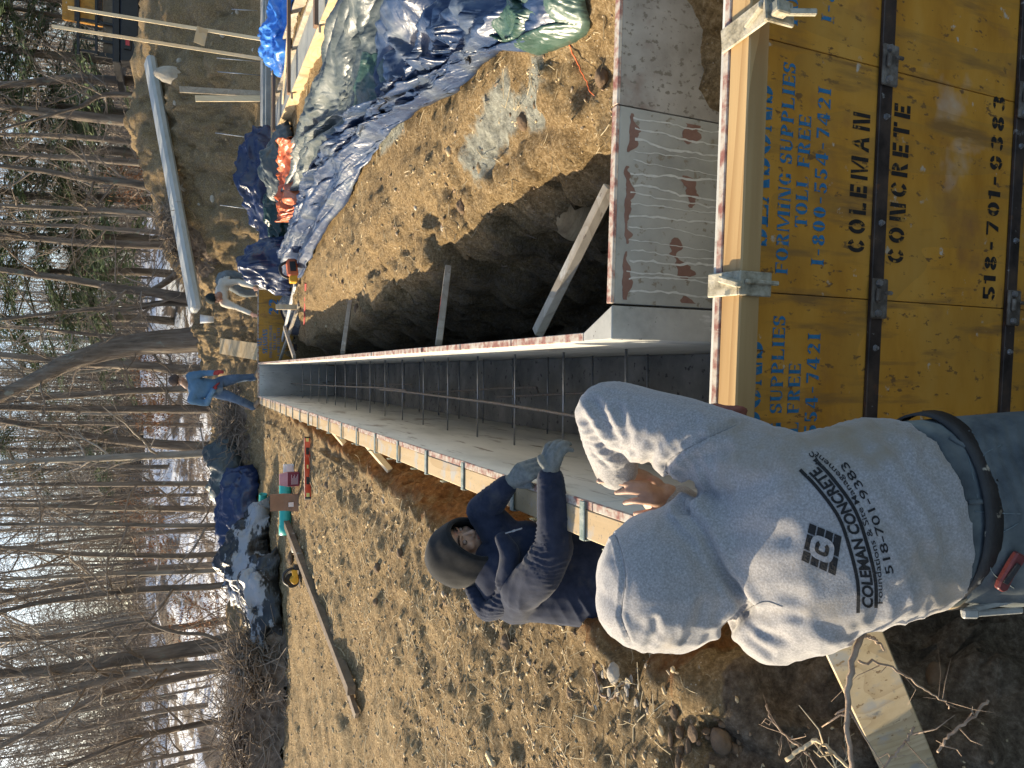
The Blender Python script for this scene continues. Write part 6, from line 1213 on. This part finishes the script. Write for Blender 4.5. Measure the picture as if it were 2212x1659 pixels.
HM = (M('pale siding', [(.48, .50, .52), (.56, .58, .60)], 3, (1, 1, 9), rough=.7, bump=.3), M('grey shingle roof', [(.42, .43, .45), (.6, .61, .63)], 5, rough=.9), M('dark glass', [(.03, .04, .05), (.06, .07, .08)], 3, rough=.1, bump=0), M('white trim', [(.7, .7, .7), (.78, .78, .78)], 5, rough=.6))
house('pale grey house with white window frames far behind the leaning tree', 955, 905, 270, 335, 52, HM); house('pale house half hidden by trunks, left of the nearer one', 1010, 965, 250, 320, 60, HM); house('small pale outbuilding deep in the wood on the left', 1085, 1045, 255, 290, 66, HM)
BARK = M('grey brown bark', [(.10, .08, .062), (.20, .163, .127), (.30, .26, .21)], 6, (1.6, 1.6, .22), rough=.95, bump=1.0, bscale=9, dist=.06, spots=[((.27, .28, .24), 4, .62, .06, (1, 1, .7))])
BARKD = M('dark bark', [(.075, .06, .046), (.15, .12, .093), (.23, .195, .155)], 6, (1.6, 1.6, .25), rough=.95, bump=1.0, bscale=9, dist=.06, spots=[((.16, .175, .14), 5, .62, .06, (1, 1, .7))])
BARKL = M('pale bark', [(.17, .15, .12), (.28, .25, .205), (.36, .33, .28)], 6, (1.6, 1.6, .3), rough=.95, bump=.8, bscale=9, dist=.05)
TWIG = M('twig grey brown', [(.15, .12, .092), (.29, .24, .19)], .8, rough=.95, bump=0); TWIGL = M('pale twig', [(.27, .23, .185), (.42, .37, .305)], .8, rough=.95, bump=0)
NEED = M('hemlock needles', [(.05, .08, .035), (.11, .15, .07), (.17, .21, .10)], 1.2, rough=.8, bump=0, spec=.2); RUST = M('dry beech leaf', [(.20, .085, .035), (.34, .17, .08)], 2, rough=.85, bump=0)
def branches(P, rad, rg, nb, lo=.15, L=(1.0, 2.6), up=.5, sub=7, twig=5):   # branch system grown from a trunk path
    n = len(P); i = (rg.uniform(lo, .995, nb) * (n - 1)); i0 = i.astype(int); S = P[i0] + (P[np.minimum(i0 + 1, n - 1)] - P[i0]) * (i - i0)[:, None]; rr = np.interp(i, np.arange(n), rad)
    out = []
    def grow(S, L, r, d, S_=7, wob=.16):
        N = len(S); Q = np.zeros((N, S_, 3)); Q[:, 0] = S; d = d / np.linalg.norm(d, axis=1, keepdims=True)
        for k in range(1, S_):
            d = d + rg.normal(0, wob, (N, 3)); d[:, 2] += .05; d /= np.linalg.norm(d, axis=1, keepdims=True); Q[:, k] = Q[:, k - 1] + d * (L / (S_ - 1))[:, None]
        return Q, r[:, None] * np.linspace(1, .25, S_)[None]
    az = rg.uniform(0, 6.283, nb); d = np.stack([np.cos(az), np.sin(az), up + .5 * rg.standard_normal(nb)], -1); Lb = rg.uniform(*L, nb) * (1.15 - .5 * i / n)
    Q, q = grow(S, Lb, np.minimum(rr * .45, .012 + .012 * Lb), d); out.append((Q, q, 5)); par = (Q, q, Lb)
    for cnt, ln in ((sub, .5), (twig, .45)):
        Q, q, Lp = par; N = len(Q); j = rg.integers(1, Q.shape[1], (N, cnt)); S = Q[np.arange(N)[:, None], j].reshape(-1, 3); r = q[np.arange(N)[:, None], j].reshape(-1) * .55; dd = (Q[np.arange(N)[:, None], j] - Q[np.arange(N)[:, None], j - 1]).reshape(-1, 3); dd /= np.linalg.norm(dd, axis=1, keepdims=True) + 1e-9
        dd = dd + rg.normal(0, .6, dd.shape); l2 = np.repeat(Lp, cnt) * ln * rg.uniform(.5, 1.1, N * cnt); Q2, q2 = grow(S, l2, np.maximum(r, .0035), dd, 5); out.append((Q2, np.maximum(q2, .0028), 3)); par = (Q2, q2, l2)
    Vs, Fs, o = [], [], 0
    for Q, q, s in out:
        V, F = tubes(Q, q, s); Vs.append(V); Fs.append(F + o); o += len(V)
    return np.vstack(Vs), np.vstack(Fs), out
def trunk_mesh(P, rad, par, mat, sides=12):
    P = P + np.stack([fbm(P, .8, 2, 3), fbm(P, .8, 2, 4), 0 * P[:, 0]], -1) * np.array(rad)[:, None] * .5; b = MB().tube(P, list(rad), sides); return b.build('trunk', mat, par, 0, True)
def tree(label, pix, wpx, Y, mat, seed, nb=16, lo=.2, L=(.8, 2.2), up=.5, lean=.0, group=None, name='tree', twm=None, sub=7):
    rg = np.random.default_rng(seed); pts = [atY(x, y, Y + lean * k) for k, (x, y) in enumerate(pix)]; pts[0][2] = min(pts[0][2], float(zback(pts[0][0], Y)) + .3) if Y > 17.4 else pts[0][2]; base = pts[0] - np.array([0, 0, .35]); ext = pts[-1] + (pts[-1] - pts[-2]) / np.linalg.norm(pts[-1] - pts[-2]) * 3.5; ext[2] = max(ext[2], pts[-1][2] + 2.5)
    P = cr([base] + pts + [ext], 34); r0 = wpx * K * Y / FPX * .47; rad = r0 * np.linspace(1.12, .30, 34); rad[0] *= 1.3; rad[1] *= 1.12; t = thing(name, label, 'tree', base, group)
    trunk_mesh(P, rad, t, mat); V, F, _ = branches(P, rad, rg, nb, lo, L, up, sub); mk('crown', V, F, twm or (TWIGL if mat is BARKL else TWIG), t); return t
TREES = [('big grey tree leaning strongly left behind the end form', [(428, 730), (370, 733), (300, 740), (217, 760), (150, 783), (83, 815), (0, 852)], 56, 19.5, BARK, 12, .35), ('dark forked tree just left of the pale beam end', [(425, 654), (370, 640), (310, 628), (180, 606), (0, 582)], 26, 19, BARKD, 14, .3), ('thin dark stem beside the forked tree', [(410, 656), (350, 655), (290, 664), (170, 670), (0, 690)], 15, 19.2, BARKD, 12, .3),
         ('slim straight tree standing in front of the snow patch, left one', [(333, 500), (200, 492), (0, 483)], 13, 22, BARK, 10, .35), ('slim tree standing in front of the snow patch, right one', [(366, 467), (250, 458), (120, 450), (0, 443)], 15, 21, BARK, 10, .35), ('dark tree standing left of the two slim trees on the snow', [(308, 530), (170, 522), (0, 512)], 20, 24, BARKD, 12, .25), ('tree leaning slightly at the right edge of the snow patch', [(330, 410), (260, 395), (200, 387), (100, 370), (0, 357)], 19, 21, BARKD, 12, .25),
         ('narrow tree between the dirt mound and the leaning snow-edge tree', [(312, 350), (150, 341), (0, 330)], 16, 23, BARK, 10, .3), ('narrow tree rising above the dirt mound, second from its right', [(290, 303), (140, 296), (0, 290)], 15, 24, BARK, 10, .3), ('thick grey tree rising above the top of the dirt mound', [(270, 258), (150, 248), (60, 238), (0, 230)], 24, 22, BARK, 12, .3), ('dark straight tree beside the truck', [(302, 167), (150, 172), (0, 180)], 24, 22, BARKD, 12, .25), ('dark crooked branch tree left of the truck', [(285, 200), (230, 205), (175, 230), (140, 240)], 13, 21.5, BARKD, 10, .3),
         ('straight grey tree left of the big leaning tree', [(410, 797), (250, 790), (0, 768)], 24, 22, BARK, 14, .3), ('grey tree standing just behind the blue-shirted man', [(405, 838), (200, 850), (0, 868)], 17, 22, BARK, 12, .3), ('straight dark tree left of the blue-shirted man', [(418, 884), (250, 884), (0, 880)], 21, 22, BARKD, 14, .25), ('tree in front of the pale house', [(400, 918), (200, 914), (0, 918)], 11, 25, BARK, 12, .3), ('dark tree bending right, left of the pale house', [(410, 965), (300, 955), (180, 940), (0, 908)], 24, 22, BARKD, 14, .3),
         ('pale straight tree above the clear plastic tarp', [(470, 980), (250, 988), (0, 1000)], 20, 18, BARKL, 14, .3), ('grey tree above the blue tarp on the left', [(462, 1045), (250, 1045), (0, 1050)], 14, 19, BARK, 12, .3), ('straight grey tree behind the blue tarp of the left heap', [(455, 1100), (250, 1097), (0, 1093)], 16, 19.5, BARK, 14, .25), ('slim grey tree over the right part of the plastic heap', [(490, 1136), (250, 1134), (0, 1132)], 13, 17.5, BARK, 12, .3), ('grey tree over the middle of the plastic heap', [(495, 1196), (240, 1200), (0, 1182)], 15, 18, BARK, 14, .3),
         ('thin tree above the left part of the plastic heap', [(490, 1232), (250, 1240), (0, 1253)], 12, 18, BARKL, 12, .3), ('tree bending left over the plastic heap', [(510, 1266), (300, 1272), (100, 1300), (0, 1320)], 17, 17.5, BARKD, 14, .3), ('thick dark mossy tree at the left', [(500, 1385), (333, 1416), (200, 1436), (67, 1450), (0, 1456)], 38, 17, BARKD, 16, .3), ('tall grey tree leaning left beside the mossy tree', [(520, 1432), (400, 1440), (267, 1458), (133, 1496), (0, 1528)], 25, 16.8, BARK, 16, .35), ('grey tree leaning far left behind the brush pile', [(505, 1440), (370, 1470), (233, 1500), (100, 1563), (0, 1613)], 20, 18, BARK, 16, .3),
         ('slanting tree at the far left behind the brush pile', [(510, 1550), (400, 1572), (300, 1593), (167, 1646), (60, 1690)], 15, 18, BARKD, 14, .3), ('thin leaning tree near the left border', [(500, 1610), (380, 1630), (250, 1660)], 12, 18.5, BARK, 12, .2)]
for k, (lab, pix, wpx, Y, mt, nb, lo) in enumerate(TREES): tree(lab, pix, wpx, Y, mt, 100 + k, nb, lo)
tree('crooked bare sapling arching over the brush pile', [(532, 1405), (480, 1390), (440, 1372), (385, 1368), (335, 1352), (318, 1342), (300, 1345), (250, 1352), (150, 1378), (0, 1432)], 9, 13.5, BARKD, 300, 10, .3, (.5, 1.3), .3, name='sapling')
lgp = tag(MB().tube(cr([atY(385, 590, 20), atY(350, 615, 19.7), atY(305, 640, 19.5)], 10), [.09, .085, .08, .08, .075, .07, .07, .065, .06, .05], 9).build('fallen_trunk', BARK, None, 0, True), 'broken brown trunk leaning against the dark forked tree', 'trunk')
# more trees of the wood, in depth: prototypes copied with their parts
PROTO = []
for k in range(7):
    rg = np.random.default_rng(500 + k); H = rg.uniform(11, 15); P = cr([np.array([rg.normal(0, .25) * j / 3, rg.normal(0, .25) * j / 3, H * j / 5 - .4]) for j in range(6)], 30); r0 = rg.uniform(.05, .11); rad = r0 * np.linspace(1.1, .15, 30)
    b = MB().tube(P, list(rad), 8); V, F, _ = branches(P, rad, rg, 26, .22, (1.0, 2.8), .75, 7, 4); PROTO.append((b, V, F))
rg = np.random.default_rng(77); protoT = [None] * 7
for n_ in range(105):
    Y = rg.uniform(22, 62); Y = 22 + (Y - 22) ** 1.0; X = rg.uniform(-.66, .66) * Y * .95; k = n_ % 7
    if X > .22 * Y and rg.random() < .5: X = -X
    mt = [BARK, BARKD, BARKL][n_ % 3] if n_ % 9 else BARKL; lab = 'bare slender tree among the crowded trees of the wood behind'; loc = (X, Y, float(zback(X, Y)) - .2)
    if protoT[k] is None:
        t = thing('tree', lab, 'tree', (0, 0, 0), 'crowded bare trees of the wood'); b, V, F = PROTO[k]; b.build('trunk', mt, t, 0, True); mk('crown', V, F, TWIGL if k % 3 == 1 else TWIG, t); protoT[k] = t; r_ = t
    else:
        r_ = protoT[k].copy(); COL.objects.link(r_)
        for c_ in protoT[k].children: d = c_.copy(); COL.objects.link(d); d.parent = r_
    r_.location = loc; r_.rotation_euler = (rg.normal(0, .05), rg.normal(0, .05), rg.uniform(0, 6.28)); s_ = rg.uniform(.75, 1.2); r_.scale = (s_, s_, s_ * rg.uniform(.9, 1.15))
# the far wood that reads as one mass: poles and twigs
def farwood():
    rg = np.random.default_rng(9); N = 900; Y = rg.uniform(42, 120, N); X = rg.uniform(-.72, .72, N) * Y; z = zback(X, Y); H = rg.uniform(9, 17, N); t = np.linspace(0, 1, 6); P = np.stack([X[:, None] + rg.normal(0, .3, (N, 6)) * t + rg.normal(0, .8, (N, 1)) * t, Y[:, None] + 0 * t, z[:, None] - .3 + H[:, None] * t], -1); r = rg.uniform(.03, .11, N)[:, None] * (1 - .75 * t)[None]
    V1, F1 = tubes(P, r, 4); nb = 60; j = .04 + .96 * rg.random((N, nb)) ** 1.5; S = P[:, 0][:, None] + (P[:, -1] - P[:, 0])[:, None] * j[..., None]; az = rg.uniform(0, 6.28, (N, nb)); L = rg.uniform(.8, 3.0, (N, nb)) * (1.2 - .6 * j); d = np.stack([np.cos(az), np.sin(az), .5 + .5 * rg.standard_normal((N, nb))], -1) * L[..., None]; tt = np.array([0, .35, .7, 1])[None, None, :, None]
    Q = S[:, :, None] + d[:, :, None] * tt + rg.normal(0, .13, (N, nb, 4, 3)) * tt; V2, F2 = tubes(Q.reshape(-1, 4, 3), (np.repeat(.017, N * nb)[:, None] * np.array([1.2, 1, .7, .4])[None]), 3)
    o = mk('far_wood', np.vstack([V1, V2]), np.vstack([F1, F2 + len(V1)]), M('far wood', [(.15, .12, .092), (.28, .232, .182)], .25, rough=.95, bump=0)); tag(o, 'grey brown mass of bare trees far behind', None, None, 'stuff')
    N = 3600; Y = rg.uniform(18, 46, N); X = rg.uniform(-.72, .05, N) * Y; z = zback(X, Y); keep = fbm(np.stack([X, Y, 0 * X], -1), .35, 2, 3) > -.25; X, Y, z = X[keep], Y[keep], z[keep]; N = len(X); L = rg.uniform(.4, 1.9, N); d = np.stack([rg.normal(0, .5, N), rg.normal(0, .5, N), rg.uniform(.3, 1.1, N)], -1) * L[:, None]; t = np.array([0, .3, .65, 1])[None, :, None]; P = np.stack([X, Y, z - .05], -1)[:, None] + d[:, None] * t + rg.normal(0, .1, (N, 4, 3)) * t
    V, F = tubes(P, np.full(N, .0075)[:, None] * np.array([1, .8, .6, .35])[None] * (Y / 24)[:, None], 3); o = mk('undergrowth', V, F, M('undergrowth twigs', [(.15, .115, .085), (.28, .22, .165), (.36, .24, .15)], .5, rough=.95, bump=0)); tag(o, 'thin bare undergrowth twigs across the forest floor', None, None, 'stuff')
farwood()
def leaves(c, r, n, size, rg, droop=.3):     # small leaf quads spread through a crown volume
    q = rg.normal(0, 1, (n, 3)); q /= np.linalg.norm(q, axis=1)[:, None]; q *= rg.random(n)[:, None] ** .45; p = np.array(c) + q * np.array(r); p = p[fbm(p, 1.1, 2, 5) > -.18]; n = len(p); a = rg.normal(0, 1, (n, 3)); a[:, 2] -= droop; a /= np.linalg.norm(a, axis=1)[:, None]; b = np.cross(a, rg.normal(0, 1, (n, 3))); b /= np.linalg.norm(b, axis=1)[:, None]; s = size * rg.uniform(.6, 1.4, n)[:, None]
    V = np.stack([p - a * s, p - b * s * .28, p + a * s, p + b * s * .28], 1).reshape(-1, 3); return V, np.arange(n * 4).reshape(n, 4)
def evergreen(label, x, Y, pt, H, w_, seed, n=15000, trunkmat=BARKD):
    rg = np.random.default_rng(seed); p = atY(pt, x, Y); z0 = float(zback(p[0], Y)) - .3; t = thing('evergreen_tree', label, 'tree', (p[0], Y, z0)); P = np.array([[p[0] + .1 * math.sin(k), Y, z0 + H * k / 11] for k in range(12)]); MB().tube(P, list(.16 * np.linspace(1.1, .15, 12)), 9).build('trunk', trunkmat, t, 0, True); Vs, Fs, o = [], [], 0; BP = []
    for k in range(46):
        zc = float(p[2]) + (H * .9 - (p[2] - z0)) * rg.random() ** 1.0; az = rg.uniform(0, 6.28); L = 1.45 * w_ * (1.1 - .75 * (zc - p[2]) / (H - (p[2] - z0))) * rg.uniform(.6, 1.1); tip = np.array([p[0] + math.cos(az) * L, Y + math.sin(az) * L, zc - .25 * L]); base = np.array([p[0], Y, zc + .1])
        BP.append(np.linspace(base, tip, 4)); c = base + (tip - base) * .62; V, F = leaves((0, 0, 0), (1, 1, 1), n // 46, .15, rg, .5); ax, s_, u_ = frame(tip - base); V = c + V[:, :1] * ax * L * .5 + V[:, 1:2] * s_ * L * .26 + V[:, 2:] * u_ * .16; Vs.append(V); Fs.append(F + o); o += len(V)
    V, F = tubes(np.array(BP), np.tile(np.array([.03, .022, .015, .006]), (46, 1)), 4); cr_ = mk('crown', np.vstack(Vs), np.vstack(Fs), NEED, t); mk('branches', V, F, TWIG, cr_)
for args in [('green hemlock standing behind the truck at the right border', 15, 25, 235, 10, 2.6, 1), ('green hemlock left of the truck, in front of the dark tree', 130, 26, 205, 10, 2.6, 2), ('dark green hemlock behind the thick tree over the mound', 235, 28, 160, 11, 2.4, 3), ('thin green hemlock between the narrow trees over the mound', 320, 27, 150, 10, 2.0, 4), ('green hemlock behind the leaning snow-edge tree', 420, 30, 120, 11, 2.4, 5), ('dark green hemlock behind the slim trees on the snow', 515, 30, 225, 11, 2.6, 6),
             ('yellow-green hemlock low behind the dark forked tree', 590, 31, 265, 11, 3.2, 7), ('dark green hemlock behind the big leaning tree', 690, 34, 200, 12, 3.0, 8), ('far hemlock left of the pale house', 965, 46, 225, 11, 2.4, 9)]: evergreen(*args)
def shrub(label, x, y, Y, r, n, seed, mat=RUST):
    rg = np.random.default_rng(seed); c = atY(x, y, Y); z0 = float(zback(c[0], Y)); t = thing('shrub', label, 'shrub', (c[0], Y, z0)); S = np.stack([np.full(14, c[0]) + rg.normal(0, .2 * r, 14), np.full(14, Y) + rg.normal(0, .2, 14), np.full(14, z0)], -1); E_ = c + rg.normal(0, r * .6, (14, 3)); P = S[:, None] + (E_ - S)[:, None] * np.linspace(0, 1, 5)[None, :, None] + rg.normal(0, .05, (14, 5, 3)); V, F = tubes(P, np.tile(np.linspace(.018, .005, 5), (14, 1)), 4); mk('stems', V, F, TWIG, t); V, F = leaves(c, (r, r * .7, r * .8), n, .055, rg); mk('leaves', V, F, mat, t)
for args in [('shrub with dry rust leaves behind the dirt mound', 270, 400, 24, .8, 500, 21), ('orange-brown leafy shrub low by the snow patch', 285, 395, 27, .9, 420, 22), ('dark rust shrub in front of the pale house', 330, 885, 24, .8, 900, 23), ('rust leafed shrub left of the bending dark tree', 300, 1105, 26, 1.0, 600, 24), ('rust leafed shrub behind the plastic heap', 345, 1180, 24, 1.0, 600, 25), ('pale rust shrub behind the mossy tree', 430, 1330, 21, 1.0, 650, 26), ('small rust shrub beside the big leaning trunk', 320, 800, 26, .7, 420, 27)]: shrub(*args)
# brush pile and torn roots at the left
def brush(label, pix, r, h, n, seed, name='brush_pile'):
    rg = np.random.default_rng(seed); c = atG(*pix); t = thing(name, label, 'brush', c); k = 56; xs = np.linspace(-1, 1, k); X, Y = np.meshgrid(xs, xs); rr = np.hypot(X, Y); P = np.stack([X, Y, 0 * X], -1); W = np.stack([c[0] + X * r[0], c[1] + Y * r[1], 0 * X], -1); hh = h * np.clip(1 - rr ** 2, 0, 1) * (.8 + .5 * fbm(P + seed, 2.2, 4, seed)) + .07 * h * fbm(P, 9, 3, seed); W[..., 2] = gz(W[..., 0], W[..., 1]) + np.where(rr < 1, hh, 0) - .03; i = np.arange(k * k).reshape(k, k); F = np.stack([i[:-1, :-1], i[:-1, 1:], i[1:, 1:], i[1:, :-1]], -1).reshape(-1, 4)[(rr[:-1, :-1] < 1).ravel()]
    mk('soil', W.reshape(-1, 3), F, M('root soil', [(.07, .05, .034), (.18, .13, .09), (.30, .23, .165)], 9, rough=.95, bump=1.0, bscale=30, dist=.03), t, True); q = rg.normal(0, .45, (n, 2)); q = q[np.hypot(q[:, 0], q[:, 1]) < 1.05]; n = len(q); a = rg.uniform(0, 6.28, n); L = rg.uniform(.15, .75, n); S = np.stack([c[0] + q[:, 0] * r[0], c[1] + q[:, 1] * r[1], 0 * a], -1); S[:, 2] = gz(S[:, 0], S[:, 1]) + h * np.clip(1 - (q ** 2).sum(1), 0, 1) * .85; d = np.stack([np.cos(a), np.sin(a), rg.normal(.25, .35, n)], -1) * L[:, None]; tt = np.array([-.3, 0, .35, .7, 1])[None, :, None]; P = S[:, None] + d[:, None] * tt + rg.normal(0, .05, (n, 5, 3)); V, F = tubes(P, rg.uniform(.004, .012, n)[:, None] * np.array([1, 1, .9, .7, .4])[None], 4); mk('twigs', V, F, M('brush twig', [(.15, .115, .085), (.33, .265, .20)], 1.5, rough=.95, bump=0), t)
brush('long brown brush pile of torn roots at the left border', (600, 1560), (1.9, .9), .75, 900, 1); brush('tangle of roots at the left end of the plastic heap', (612, 1425), (.7, .6), .75, 500, 2, 'root_tangle'); brush('torn roots and twigs on the bank left of the blue-shirted man', (520, 925), (.9, .6), .22, 260, 3, 'root_tangle'); brush('dark brush on the snow behind the pale beam', (410, 520), (.9, .5), .35, 260, 4, 'root_tangle')
